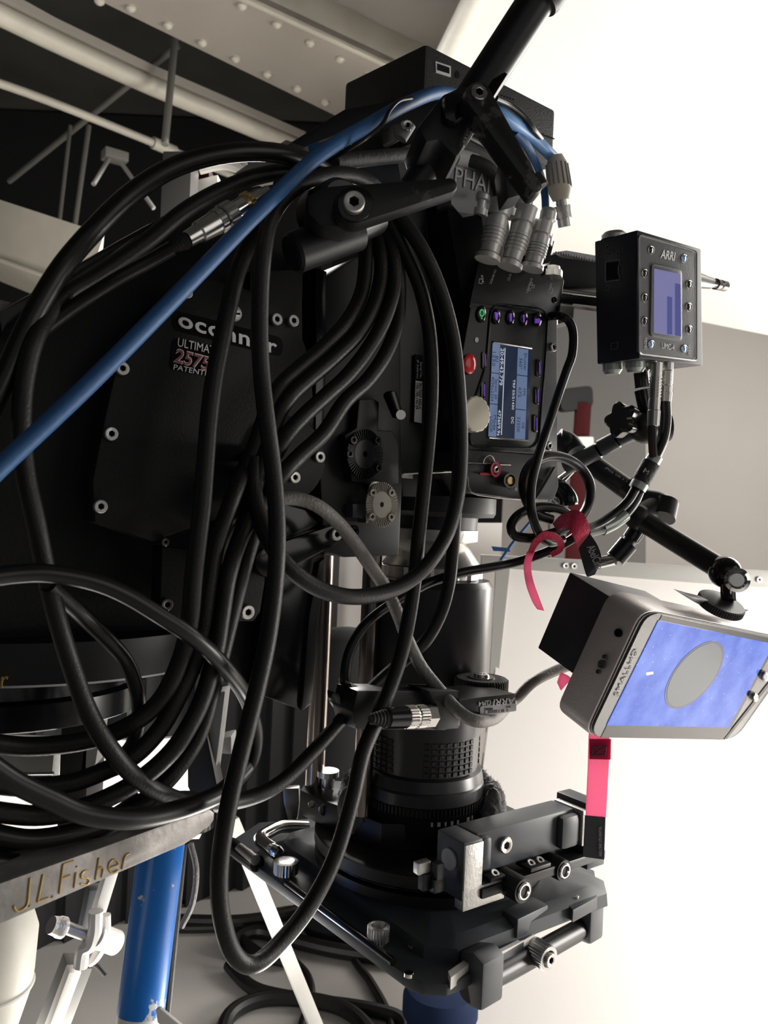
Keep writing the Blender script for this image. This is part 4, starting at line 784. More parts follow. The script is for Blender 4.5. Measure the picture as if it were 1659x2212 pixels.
cable('black cable slanting from the blue cable past the slotted screw and down the head', [(556, 490, .045), (536, 530, .05), (512, 590, .055), (495, 660, .058), (480, 730, .06), (464, 810, .062), (452, 900, .064), (444, 1000, .066), (437, 1090, .068), (427, 1170, .07), (418, 1250, .07), (411, 1331, .07), (397, 1403, .065), (369, 1475, .06), (336, 1524, .055), (289, 1561, .05), (231, 1588, .04), (150, 1606, .035), (50, 1612, .03), (-50, 1600, .03)], R)
cable('black cable of the lower bundle curving left to the engraved plate, second from left', [(552, 975, -.005), (520, 1030, .04), (490, 1110, .05), (467, 1180, .055), (452, 1270, .06), (438, 1367, .06), (416, 1440, .06), (383, 1511, .06), (344, 1577, .058), (289, 1633, .055), (224, 1666, .05), (150, 1692, .045), (60, 1700, .04), (-40, 1690, .04)], R)
cable('braided black cable of the lower bundle, third from left', [(582, 1035, -.005), (556, 1090, .04), (520, 1160, .055), (494, 1240, .065), (479, 1331, .066), (466, 1410, .068), (436, 1512, .068), (398, 1586, .068), (362, 1633, .066), (311, 1678, .063), (250, 1715, .06), (170, 1748, .055), (80, 1762, .05), (-40, 1750, .05)], R)
cable('rightmost black cable of the lower bundle hugging the hanging loop', [(590, 1060, -.005), (560, 1120, .035), (528, 1220, .045), (500, 1330, .05), (478, 1420, .05), (458, 1496, .05), (432, 1580, .05), (398, 1640, .05), (352, 1695, .05), (290, 1745, .045), (210, 1788, .04), (110, 1815, .04), (-40, 1820, .04)], R)
cable('black cable arching in from the left edge over the head and ending at the loop', [(-40, 1250, .085), (36, 1240, .085), (108, 1239, .086), (199, 1256, .088), (271, 1285, .09), (344, 1329, .092), (416, 1376, .092), (472, 1427, .085), (517, 1482, .07), (540, 1530, .05), (552, 1590, .04), (542, 1648, .035), (512, 1690, .03)], .0062, 'cable_gloss')
cable('slender black cable dropping from the left arch behind the bundle', [(105, 1262, .07), (140, 1295, .06), (181, 1333, .05), (235, 1385, .045), (275, 1434, .04), (297, 1496, .04), (301, 1550, .04), (290, 1602, .04), (268, 1633, .035), (235, 1658, .03)], .0052, 'cable_gloss')
cable('heavy black cable sagging across the lower left above the engraved plate', [(-40, 1640, .09), (30, 1688, .09), (108, 1726, .09), (181, 1757, .09), (275, 1769, .09), (362, 1756, .085), (434, 1733, .08), (486, 1706, .07), (530, 1660, .05)], .0072, 'cable_gloss')
cable('black cable curving low at the left edge just above the engraved letters', [(-40, 1858, .05), (54, 1866, .05), (145, 1850, .05), (217, 1810, .05), (262, 1775, .045)], .0066, 'cable_gloss')
cable('black cable crossing the dark corner left of the engraved plate', [(-40, 1795, .055), (60, 1812, .055), (150, 1800, .055), (230, 1775, .05), (300, 1730, .04)], .0066, 'cable_gloss')
gcb = cable('grey printed cable sweeping from the head across the lens to the monitor', [(560, 1092, .03), (601, 1078, .04), (645, 1078, .045), (688, 1094, .05), (731, 1130, .05), (768, 1176, .05), (800, 1222, .045), (833, 1271, .04), (860, 1328, .038), (878, 1376, .038), (908, 1437, .036), (944, 1484, .05), (980, 1526, .08), (1010, 1550, .10), (1041, 1558, .10), (1072, 1550, .04), (1100, 1522, -.005), (1120, 1505, -.01), (1153, 1473, .0), (1197, 1450, .0), (1245, 1432, .0)], .0062, 'cable_grey')
cable('slim black cable leaving the panel top right and falling to the red strap', [(1196, 682, .02), (1212, 683, .06), (1229, 694, .07), (1238, 720, .075), (1236, 765, .08), (1224, 800, .08), (1207, 850, .08), (1189, 905, .08), (1172, 955, .085), (1158, 1003, .085), (1148, 1050, .085), (1147, 1095, .09), (1154, 1128, .09), (1168, 1158, .09), (1190, 1172, .085), (1215, 1165, .08)], .0042, 'cable_gloss')
cable('big upright ring of slim black cable coiled right of the panel', [(1190, 1122, .07), (1155, 1108, .065), (1136, 1075, .06), (1131, 1040, .055), (1144, 1008, .05), (1168, 990, .05), (1198, 985, .05), (1230, 994, .05), (1258, 1015, .05), (1275, 1050, .055), (1270, 1092, .06), (1250, 1125, .07), (1232, 1140, .08)], .0050, 'cable_gloss')
cable('low flat ring of slim black cable coiled left of the red strap', [(1240, 1120, .085), (1208, 1100, .08), (1163, 1096, .07), (1124, 1110, .065), (1105, 1134, .06), (1112, 1156, .06), (1142, 1163, .07), (1165, 1160, .075), (1200, 1150, .085), (1226, 1138, .09)], .0046, 'cable_gloss')
cable('slim black cable running left from the red strap to the lens motor plug', [(1250, 1140, .09), (1245, 1157, .085), (1212, 1178, .07), (1160, 1200, .05), (1105, 1217, .03), (1060, 1226, .025), (998, 1237, .02), (930, 1258, .01), (880, 1285, .01), (820, 1322, .012), (782, 1358, .015), (756, 1405, .015), (746, 1453, .015), (749, 1496, .015), (764, 1526, .02), (785, 1546, .02), (806, 1553, .03)], .0044, 'cable_gloss')
cable('thick matte cable with white tag bending into the leftmost silver panel plug', [(720, 352, .045), (790, 343, .03), (860, 336, .02), (930, 334, -.01), (990, 342, -.0), (1043, 356, .015), (1072, 384, .015), (1086, 436, .01)], .0070, 'rubber')
b = B(); b.tube([P(x, y, D(x, .003)) for x, y in [(982, 340), (1000, 343), (1026, 351)]], .0078, 14, 4); tag(finish('cable_tag', b, 'label_white'), 'white cable tag with black letters around the thick matte cable', 'tag')
cable('thin black twisted lead hanging over the blue cable near the receiver', [(888, 212, .11), (862, 218, .115), (842, 238, .118), (830, 262, .118), (812, 282, .118), (780, 306, .115), (740, 330, .10), (715, 345, .08)], .0016, 'cable_gloss')
cable('black cord curling over the pale blue cable behind the lever', [(1070, 212, .07), (1100, 226, .06), (1130, 250, .055), (1152, 280, .05), (1168, 300, .03)], .0030, 'cable_gloss')
cable('thin black lead slung from the clamp toward the panel plugs', [(1010, 296, .09), (1050, 318, .08), (1090, 348, .07), (1110, 380, .05)], .0022, 'cable_gloss')
# joined coax plugs on the dark cable
cx = thing('coax_coupler', 'shiny coax plugs joined by a brass coupler lying along the blue cable', 'connector', P(470, 500, .50))
q0, q1 = P(368, 538, D(368, .09)), P(600, 404, D(600, .09)); dd = (q1 - q0); L = dd.length; u_ = dd.normalized()
def kn(r, n=3): return lambda i: r * (1 if i % n else .94)
def seg_(name, t0, t1, prof, m, sg=36):
    b = B(); b.lathe(q0 + dd * t0, dd, [(L * (t1 - t0) * h, r) for h, r in prof], sg); finish(name, b, m, cx, ang=.3)
seg_('strain_relief', .0, .14, [(k / 6 + (j * .08), .0030 + k * .0005 - (.0010 if j else 0)) for k in range(6) for j in (0, 1)], 'rubber')
seg_('plug_body', .14, .42, [(0, .0050), (.35, .0055), (.38, .0068), (.85, .0074), (1, .0074)], 'steel'); seg_('plug_ring', .40, .45, [(0, kn(.0082)), (1, kn(.0082))], 'steel')
seg_('knurled_collar', .46, .56, [(0, .0078), (.1, kn(.0090)), (.9, kn(.0090)), (1, .0078)], 'steel'); seg_('coupler', .56, .66, [(0, .0066), (1, .0066)], 'chrome'); seg_('brass_flange', .66, .72, [(0, .0070), (.4, .0070), (.45, kn(.0082)), (1, kn(.0082))], 'brass')
seg_('plug_body', .72, .90, [(0, .0060), (.6, .0060), (.62, .0050), (1, .0048)], 'steel'); seg_('strain_relief', .90, 1.0, [(k / 6 + (j * .08), .0046 - k * .0004 - (.0010 if j else 0)) for k in range(6) for j in (0, 1)], 'rubber')
cable('glossy black jacketed cable with the coax plugs leading down left into shadow', [(600, 400, .085), (640, 388, .07), (690, 382, .05)], .0038, 'cable_gloss'); cable('black coax tail running from the coupler into the dark at left', [(372, 536, .09), (320, 566, .08), (250, 604, .07), (170, 655, .055), (90, 715, .045), (0, 790, .035), (-50, 830, .03)], .0045, 'cable_gloss')
# ================================================================== ENGRAVED DOLLY PLATE, TURNTABLE, POSTS
fa = Vector((cos(radians(50)), sin(radians(50)), 0)); F_ = Pl(Vector((fa.y, -fa.x, 0)), thru=P(250, 1850, .50))
dp = thing('dolly_plate', 'worn metal dolly plate engraved with a gold maker name at lower left', 'plate', F_.at(200, 1960))
pr('plate_face', F_, [(-60, 1930), (80, 1880), (217, 1832), (347, 1785), (452, 1748), (464, 1755), (463, 1772), (452, 1786), (434, 1802), (398, 1825), (257, 1886), (65, 1969), (-60, 2024)], 'fisher_plate', .05, dp, 0, .0015)
b = B(); e = F_.at(452, 1749), F_.at(452, 1786); b.lathe(F_.at(438, 1800) - F_.n * .025, Z, [(0, .025), ((F_.at(438, 1756) - F_.at(438, 1800)).length, .025)], 40); finish('rounded_end', b, 'black_gloss', dp)
def stroke(*ls):
    b = B()
    for l in ls: b.tube([F_.at(x / 2.765, 1650 + y / 2.765, .0003) for x, y in l], .00058, 8, 4)
    finish('engraved_letter', b, 'gold_text', dp)
stroke([(180, 680), (172, 760), (165, 830), (145, 862), (110, 880), (90, 868), (84, 848)]); stroke([(174, 852), (182, 849)]); stroke([(258, 660), (225, 825)], [(225, 825), (288, 800)]); stroke([(310, 796), (318, 793)])
stroke([(378, 600), (355, 775)], [(378, 600), (440, 580)], [(366, 688), (420, 664)]); stroke([(455, 648), (443, 740)], [(457, 616), (462, 612)])
stroke([(530, 640), (505, 640), (486, 660), (490, 680), (522, 684), (532, 702), (515, 722), (480, 718)]); stroke([(592, 560), (570, 692)], [(577, 640), (597, 618), (614, 622), (614, 645), (606, 678)])
stroke([(652, 622), (704, 602), (698, 580), (676, 572), (654, 592), (648, 625), (662, 648), (686, 648), (706, 634)]); stroke([(742, 560), (728, 628)], [(738, 580), (752, 546), (772, 534)])
tt = thing('dolly_turntable', 'black round dolly turntable stepped in two discs at the left edge', 'turntable', P(60, 1600, .70))
tc = P(90, 1106, .72); tc = Vector((tc.x, tc.y, 0))
b = B(); b.lathe(tc, Z, [(CAMH - .133, .168), (CAMH - .131, .17), (CAMH - .102, .17), (CAMH - .10, .165)], 80); finish('upper_disc', b, 'black_satin', tt)
tc2 = P(40, 1106, .72); tc2 = Vector((tc2.x, tc2.y, 0))
b = B(); b.lathe(tc2, Z, [(CAMH - .182, .112), (CAMH - .18, .116), (CAMH - .160, .116), (CAMH - .158, .108), (CAMH - .133, .104)], 80); finish('lower_disc', b, 'black_gloss', tt)
text('r', P(1, 1487, .545), P(16, 1485, .545), P(3, 1462, .545), 'gold_text', tt)
dpo = thing('dolly_column', 'dark square dolly column with a pale inner edge below the turntable', 'column', P(150, 1800, .80))
b = B(); b.box(P(122, 1800, .80), XC * .028, Vector((0, .05, 0)), Z * .12); finish('column', b, 'black_satin', dpo, bevel=.002)
b = B(); b.prism([P(x, y, .80) for x, y in [(196, 1522), (222, 1522), (214, 1600), (206, 1650), (174, 1682), (182, 1612)]], Vector((.0, .02, 0))); finish('pale_edge', b, 'grey_paint', dpo)
b = B(); b.prism([P(x, y, .84) for x, y in [(-40, 1620), (60, 1612), (118, 1612), (110, 1695), (40, 1690), (-40, 1640)]], Vector((0, .02, 0))); finish('weld_plate', b, 'grey_paint', dpo)
b = B(); b.cyl(P(52, 1671, .82), P(116, 1670, .82), .0018); finish('bright_edge', b, 'steel', dpo)
b = B(); b.prism([P(x, y, .84) for x, y in [(220, 1528), (275, 1530), (272, 1562), (216, 1580)]], Vector((0, .02, 0))); finish('rear_plate', b, 'charcoal_haze', dpo)
b = B(); b.prism([P(x, y, .86) for x, y in [(452, 1500), (487, 1492), (474, 1600), (462, 1690), (436, 1676), (445, 1600)]], Vector((0, .03, 0))); tag(finish('dolly_strut', b, 'grey_paint', bevel=.002), 'flat grey strut standing behind the cable bundle above the plate end', 'strut')
b = B(); b.prism([P(x, y, .9) for x, y in [(474, 1596), (500, 1590), (500, 1630), (470, 1628)]], Vector((0, .03, 0))); tag(finish('grey_block', b, 'grey_paint', bevel=.002), 'small grey block showing between the strut and the hanging loop', 'block')
b = B(); b.prism([P(x, y, .85) for x, y in [(404, 1560), (436, 1530), (470, 1700), (476, 1760), (425, 1740), (405, 1700)]], Vector((0, .03, 0))); tag(finish('dark_bracket', b, 'black_satin', bevel=.002), 'dark bracket behind the cable bundle beside the grey strut', 'bracket')
bp = thing('blue_post', 'bright blue steel post with chipped paint under the engraved plate', 'post', onZ(300, 2212, 0))
q1, q0 = P(347, 1842, .76), P(304, 2188, .73); dd = q0 - q1; rB = .0212
b = B(); b.cyl(q1 - dd * .1, q0, rB, seg=40); finish('painted_tube', b, 'blue_paint', bp)
b = B(); fl_ = (q0.z - .002) / -dd.normalized().z; b.cyl(q0, q0 + dd.normalized() * fl_, rB * .97, seg=40); finish('bare_tube', b, 'white_paint', bp)
b = B(); b.tube([P(396, 1822, .80), P(388, 1900, .80), P(378, 2000, .80), P(368, 2100, .80), P(355, 2230, .80)], .0045, 10, 4); tag(finish('cable', b, 'cable_black'), 'black cable hanging close along the right side of the blue post', 'cable')
b = B(); b.tube([P(412, 1822, .84), P(424, 1880, .84), P(416, 1950, .84), P(392, 2002, .84)], .0032, 10, 5); tag(finish('cable', b, 'cable_grey'), 'thin grey cable bowing out right of the blue post', 'cable')
b = B(); b.prism([P(x, y, .70) for x, y in [(336, 2182), (345, 2178), (386, 2212), (420, 2240), (400, 2250), (340, 2210)]], Vector((0, .004, 0))); tag(finish('white_bar', b, 'white_paint', bevel=.001), 'short white bar crossing the foot of the blue post at the bottom edge', 'bar')
# grip stand with knuckle
gs = thing('grip_stand', 'pale grip stand with a T-handled knuckle below the engraved letters', 'stand', onZ(150, 2212, 0))
def bar(name, x0, y0, x1, y1, d, w, m, th=.010, sh=.6):
    a, c = P(x0, y0, d), P(x1, y1, d); t = (c - a).normalized(); s = t.cross(FW).normalized(); s = (s * cos(sh) + FW * sin(sh)).normalized()
    b = B(); b.cbox((a + c) / 2, t, s, t.cross(s).normalized(), (c - a).length, w, w); return finish(name, b, m, gs, bevel=.001)
bar('upper_tube', 246, 1860, 208, 1984, .86, .0125, 'white_paint'); bar('dark_sleeve', 205, 1915, 185, 2010, .89, .015, 'charcoal_haze')
a, c = P(196, 2000, .86), P(30, 2420, .80); t = (c - a).normalized()
bar('lower_tube', 168, 2075, -80, 2720, .86, .026, 'truss_paint'); bar('lower_face', 160, 2092, -74, 2720, .842, .013, 'white_paint')
b = B(); b.tube([P(x, y, .84) for x, y in [(207, 1968), (205, 2010), (196, 2040), (180, 2052), (174, 2088)]], .0075, 10, 5); finish('knuckle_jaw', b, 'white_paint', gs)
b = B(); b.tube([P(x, y, .85) for x, y in [(228, 1976), (228, 2012), (222, 2040), (205, 2068), (192, 2078)]], .0055, 10, 5); finish('knuckle_jaw', b, 'white_paint', gs)
b = B(); b.cyl(P(206, 2020, .845), P(249, 2036, .865), .0125, seg=28); finish('knuckle_disc', b, 'white_paint', gs)
b = B(); b.cyl(P(138, 2002, .835), P(200, 2024, .845), .0062); finish('handle_screw', b, 'steel_satin', gs)
b = B(); b.lathe(P(110, 1998, .825), P(145, 2006, .837) - P(110, 1998, .825), [(0, .0085), (.008, .0095), (.010, .0105), (.015, .0105), (.018, .007)], 24); finish('handle_knob', b, 'steel_satin', gs)
b = B(); b.tube([P(192, 2080, .86), P(210, 2086, .86), P(228, 2106, .86)], .0024, 8, 4); finish('cotter', b, 'black_satin', gs)
# white strut crossing at the bottom
a, c = P(500, 1770, 1.12), P(728, 2328, 1.12); b = B(); t = (c - a).normalized(); s = t.cross(FW).normalized(); b.cbox((a + c) / 2, t, (s * .9 + FW * .43).normalized(), t.cross((s * .9 + FW * .43).normalized()).normalized(), (c - a).length, .018, .018)
tag(finish('white_strut', b, 'white_paint', bevel=.001), 'square white strut slanting down behind the hanging loop at the bottom', 'strut')
# cream bell at the corner
cb = thing('cream_bell', 'cream painted bell-shaped housing in the bottom left corner', 'housing', P(-10, 2300, .62))
b = B(); q0, q1 = P(-18, 1955, .60), P(-62, 2330, .60); dd = q1 - q0
b.lathe(q0, dd, [(0, .026), (.006, .030), (.018, .0345), (.05, .0350), (.066, .0335), (.10, .026), (.128, .020)], 48); finish('shell', b, 'cream_paint', cb)
b = B(); b.torus(q0 + dd.normalized() * .058, dd, .0345, .0018, 48, 8); finish('rim', b, 'white_paint', cb)
# ================================================================== LENS CONTROLLER BOX
def vdir(x, y): return (XC * (x - CX) + YC * (CY - y) + FW * FPX).normalized()
ex = vdir(2838, 934); el = vdir(-1320, 1084); el = (el - ex * el.dot(ex)).normalized(); ey = ex.cross(el).normalized()
if ey.z < 0: ey = -ey
en = ex.cross(ey).normalized()
uc = P(1376.5, 496, .74)
if en.dot(uc - CAM) > 0: en = -en
um = thing('lens_controller', 'grey and black lens control box with small screen and round keys at the right', 'controller', P(1400, 790, .78))
UP = Pl(en, thru=uc); SP = Pl(-ex, thru=uc)
w_ = solveU(1515, ex, uc); d_ = solveU(1284, -en, uc); h_ = (UP.at(1375.5, 773.7) - uc).length
b = B(); b.prism([uc, uc + ex * w_, uc + ex * w_ - ey * h_, uc - ey * h_], -en * d_); finish('case', b, 'umc_side', um, bevel=.0018)
fq = rrect([(1381, 509), (1503, 545), (1503, 776), (1381, 762)], .06)
pr('front_panel', UP, fq, 'umc_front', .003, um, .0012, .0008)
b = B(); q = UP.pts(rrect([(1380, 507), (1505, 543), (1505, 779), (1380, 764)], .06), .0014); q.append(q[0]); b.tube(q, .0009, 6, 1); finish('panel_rim', b, 'steel_dark', um)
pr('screen_bezel', UP, rrect([(1409, 569), (1474, 583), (1474, 738), (1406, 726)], .12), 'umc_front', .004, um, .0035, .001)
us = pr('screen', UP, [(1414, 580), (1470, 592), (1471, 727), (1413, 718)], 'umc_screen', .002, um, .0042)
pr('screen_band', UP, [(1442, 640), (1452, 642), (1452, 723), (1442, 722)], 'umc_screen_bar', .0005, us, .0045); pr('screen_band', UP, [(1459, 612), (1470, 614), (1471, 727), (1459, 725)], 'umc_screen_bar', .0005, us, .0045)
for x, y, m in ((1406.5, 540, 'steel_satin'), (1478, 558, 'blue_button'), (1393, 590, 'steel_satin'), (1393, 643, 'steel_satin'), (1393, 694, 'steel_satin'), (1489, 614, 'steel_satin'), (1488, 663, 'steel_satin'), (1489, 712, 'steel_satin'), (1407, 744, 'blue_button'), (1478, 754, 'blue_button')):
    b = B(); rg = UP.pts(ell(x, y, 6.2, 8.6, 20), .0018); rg.append(rg[0]); b.tube(rg, .0006, 6, 1); k = finish('key_rim', b, 'steel', um)
    b = B(); b.loft([UP.pts(ell(x, y, 5.6, 8, 18), .0012), UP.pts(ell(x, y, 5, 7, 18), .0024), UP.pts(ell(x, y, 2.4, 3.4, 18), .0030)]); finish('key_cap', b, 'black_gloss' if m == 'steel_satin' else m, k)
text('ARRI', UP.at(1426, 557, .0014), UP.at(1458, 564, .0014), UP.at(1427, 538, .0014), 'white_print', um, shear=.2, off=.02)
text('UMC-4', UP.at(1429, 753, .0014), UP.at(1456, 757, .0014), UP.at(1429, 740, .0014), 'white_print', um)
text('MENU', UP.at(1391, 730, .0014), UP.at(1391, 754, .0014), UP.at(1397, 731, .0014), 'grey_print', um); text('HOME', UP.at(1485, 745, .0014), UP.at(1485, 767, .0014), UP.at(1490, 746, .0014), 'grey_print', um)
b = B(); q = SP.pts([(1308, 565), (1339, 561), (1339, 573), (1336, 574), (1336, 593), (1339, 594), (1339, 605), (1308, 609)], .0006); q.append(q[0]); b.tube(q, .0007, 6, 1); finish('network_port', b, 'truss_paint', um)
pr('port_hole', SP, [(1311, 568), (1335, 565), (1335, 602), (1311, 605)], 'black_matte', .0004, um, .0004)
for l in ([(1320, 742), (1334, 739), (1334, 750), (1330, 754), (1320, 755)], [(1308, 531), (1315, 530), (1315, 537), (1308, 538)], [(1317, 536), (1323, 535), (1323, 543), (1317, 544)], [(1308, 544), (1315, 543), (1315, 550), (1308, 551)], ell(1335, 548, 4, 5.5, 12), ell(1313, 622, 4, 5.5, 12)):
    b = B(); q = SP.pts(l, .0005); q.append(q[0]); b.tube(q, .00035, 6, 1); finish('printed_icon', b, 'truss_paint', um)
ut, ub = ey * .0, -ey * h_
def onbox(a, c, low): return uc + ex * a * w_ - en * c * d_ + (ub if low else ut)
for a, c, r, hh in ((.10, .70, .013, .007), (.42, .5, .008, .004), (.62, .8, .006, .002)):
    b = B(); b.lathe(onbox(a, c, False), ey, [(0, r), (hh * .5, r), (hh, r * .7)], 24); finish('top_socket', b, 'steel_satin', um)
for a, c, r, hh, m in ((.10, .80, .0095, .010, 'frost_plastic'), (.16, .35, .0095, .010, 'frost_plastic'), (.33, .28, .0075, .007, 'chrome'), (.60, .35, .007, .004, 'steel')):
    b = B(); b.lathe(onbox(a, c, True), -ey, [(0, r), (hh * .6, r), (hh, r * .72)], 24); finish('bottom_socket', b, m, um)
for x0, y0, x1, y1, d, r in ((1418, 784, 1411, 920, .77, .0056), (1442, 784, 1437, 868, .785, .0056)):
    q0, q1 = P(x0, y0, d), P(x1, y1, d); dd = q1 - q0; L = dd.length; pf = [(0, r), (L * .2, r)]
    for k in range(7): pf += [(L * (.22 + k * .05), r * 1.05), (L * (.245 + k * .05), r * 1.05), (L * (.246 + k * .05), r * .94), (L * (.268 + k * .05), r * .94)]
    pf += [(L * .6, r), (L * .75, r * .95), (L * .76, r * 1.08), (L, r)]
    b = B(); b.lathe(q0, dd, pf, 20); finish('cable_plug', b, 'steel', um, ang=.3)
b = B(); q0, q1 = P(1492, 602, .83), P(1566, 618, .87); dd = q1 - q0; L = dd.length
b.lathe(q0, dd, [(0, .0095), (L * .45, .0066), (L * .55, .0062), (L * .56, .0044), (L * .70, .0044), (L * .71, .0058), (L * .8, .0058), (L * .81, .004), (L * .86, .0056), (L, .0056), (L, .003)], 24); finish('antenna_base', b, 'steel_dark', um, ang=.35)
b = B(); b.tube([P(1408, 915, .77), P(1409, 950, .775), P(1411, 985, .78)], .0042, 10, 4); finish('cable_tail', b, 'black_gloss', um)
# toothed top handle carrying the controller
th = thing('toothed_handle', 'black handle rail with a sawtooth top edge joining the camera to the controller', 'handle', P(1240, 650, .93))
hpn = Pl(Vector((.1, -1, 0)), thru=P(1240, 600, .90))
pr('rail', hpn, [(1185, 551), (1215, 548), (1320, 572), (1320, 622), (1200, 620)], 'black_satin', .03, th, 0, .001)
b = B(); b.prism(hpn.pts([(1196, 545), (1224, 541), (1320, 558), (1320, 572), (1210, 556)], .0), hpn.n * -.028); finish('top_face', b, 'steel_satin', th)
b = B()
for k in range(22):
    x = 1198 + k * 5.6; y = 545 + k * 1.25; b.prism(hpn.pts([(x, y + 2), (x + 2.8, y - 4), (x + 5, y + 3)], .0), hpn.n * -.028)
o = finish('teeth', b, 'black_satin', th); o['kind'] = 'stuff'
pr('lower_rail', hpn, [(1205, 622), (1320, 638), (1320, 666), (1205, 652)], 'black_gloss', .02, th, 0, .001)
b = B(); b.cyl(hpn.at(1205, 628, .001), hpn.at(1320, 642, .001), .003); finish('bright_edge', b, 'steel', th)
b = B(); b.prism([P(x, y, .90) for x, y in [(1205, 660), (1240, 662), (1238, 690), (1205, 700)]], Vector((0, .03, 0))); finish('handle_foot', b, 'steel_dark', th)
# ================================================================== ARTICULATED ARMS
a1 = thing('upper_arm', 'short black articulated arm with a star knob holding the controller box', 'arm', P(1200, 1010, .90))
def rodp(name, q, r, m, th_, seg=24):
    b = B(); b.tube([P(x, y, d) for x, y, d in q], r, seg, 2 if len(q) < 3 else 6); return finish(name, b, m, th_)
b = B(); b.sphere(P(1218, 962, .92), .0155, 24); finish('ball_joint', b, 'black_satin', a1)
rodp('joint_neck', [(1205, 948, .92), (1228, 958, .92), (1245, 980, .91)], .0125, 'black_satin', a1)
rodp('arm_tube', [(1222, 1010, .90), (1292, 973, .88)], .0092, 'charcoal_haze', a1); rodp('arm_collar', [(1290, 974, .88), (1298, 970, .88)], .0075, 'black_gloss', a1)
rodp('arm_sleeve', [(1298, 968, .88), (1332, 950, .87)], .0094, 'charcoal_haze', a1); rodp('arm_collar', [(1332, 950, .87), (1337, 947, .87)], .0078, 'black_gloss', a1); rodp('arm_end', [(1337, 946, .87), (1372, 930, .86)], .0096, 'charcoal_haze', a1)
b = B(); b.sphere(P(1395, 924, .85), .0170, 24); b.cyl(P(1395, 924, .85), P(1445, 922, .85), .0150); finish('pivot_joint', b, 'black_satin', a1)
sp_ = P(1347, 908, .845); pn = (P(1347, 908, .845) - P(1400, 925, .87)).normalized()
b = B(); b.lathe(sp_ - pn * .004, pn, [(0, lambda i: .0165 + .0022 * cos(i * 2 * pi * 5 / 60)), (.010, lambda i: .0175 + .0026 * cos(i * 2 * pi * 5 / 60)), (.014, lambda i: .014 + .003 * cos(i * 2 * pi * 5 / 60))], 60); finish('star_knob', b, 'black_gloss', a1, ang=.5)
rodp('knob_neck', [(1355, 912, .85), (1390, 922, .85)], .009, 'black_satin', a1)
rodp('riser', [(1384, 800, .85), (1388, 838, .85)], .0075, 'black_gloss', a1); rodp('riser', [(1388, 842, .85), (1398, 890, .85)], .0085, 'black_gloss', a1)
a2 = thing('lower_arm', 'long black articulated arm with moulded lettering holding the tilted monitor', 'arm', P(1400, 1230, .84))
rodp('upper_tube', [(1262, 990, .93), (1362, 1062, .87)], .0115, 'black_satin', a2)
t_ = P(1296, 1018, .898), P(1362, 1064, .862); text('CINEARM', t_[0] + Vector((0, -.006, 0)) - Z * .006, t_[1] + Vector((0, -.006, 0)) - Z * .006, t_[0] + Vector((.004, -.006, .006)), 'grey_print', a2)
rodp('elbow', [(1352, 1052, .87), (1385, 1078, .86), (1425, 1088, .85), (1440, 1110, .845)], .0118, 'black_satin', a2)
b = B(); b.cyl(P(1432, 1120, .835), P(1440, 1085, .845), .0125); finish('elbow_cap', b, 'black_satin', a2)
b = B(); b.sphere(P(1378, 1118, .83), .0135, 24); b.cyl(P(1378, 1118, .83), P(1415, 1095, .85), .0125); finish('ball_joint', b, 'black_satin', a2)
rodp('lower_tube', [(1385, 1124, .83), (1545, 1222, .77)], .0108, 'black_satin', a2)
b = B(); b.sphere(P(1566, 1236, .755), .0150, 28); finish('end_ball', b, 'black_gloss', a2)
b = B(); b.lathe(P(1590, 1252, .735), P(1600, 1256, .70) - P(1590, 1252, .735), [(0, .0110), (.010, .0110), (.012, .008), (.010, .006)], 28); finish('end_cap', b, 'chrome', a2)
rodp('ball_stem', [(1572, 1255, .75), (1574, 1296, .745)], .0068, 'black_gloss', a2)
dn = (YC * 1.0 + XC * .28 - FW * .45).normalized(); dc = P(1557, 1306, .742)
b = B(); b.lathe(dc - dn * .004, dn, [(-.003, .013), (0, .0205), (.001, lambda i: .0215 * (1 if i % 2 else .96)), (.0065, lambda i: .0215 * (1 if i % 2 else .96)), (.0075, .020)], 120); finish('lock_disc', b, 'black_satin', a2, ang=.3)
rodp('adapter_post', [(1384, 1132, .84), (1362, 1165, .84)], .0090, 'black_gloss', a2); rodp('adapter_collar', [(1362, 1165, .84), (1355, 1176, .84)], .0072, 'black_satin', a2); rodp('adapter_sleeve', [(1357, 1174, .84), (1328, 1208, .84)], .0105, 'black_gloss', a2); rodp('adapter_tip', [(1328, 1208, .84), (1290, 1216, .85)], .0060, 'chrome', a2)
mc2 = thing('metal_elbow', 'shiny metal elbow clamp low on the camera, inside the upright cable ring', 'clamp', P(1205, 1100, .90))
rodp('elbow', [(1190, 1050, .91), (1208, 1055, .90), (1226, 1076, .89), (1228, 1090, .89)], .0105, 'black_gloss', mc2); rodp('chrome_end', [(1195, 1075, .90), (1212, 1090, .90)], .0085, 'chrome', mc2); rodp('strut', [(1205, 1038, .91), (1240, 1012, .90)], .003, 'chrome', mc2); rodp('strut', [(1212, 1045, .91), (1238, 1018, .90)], .002, 'steel', mc2)
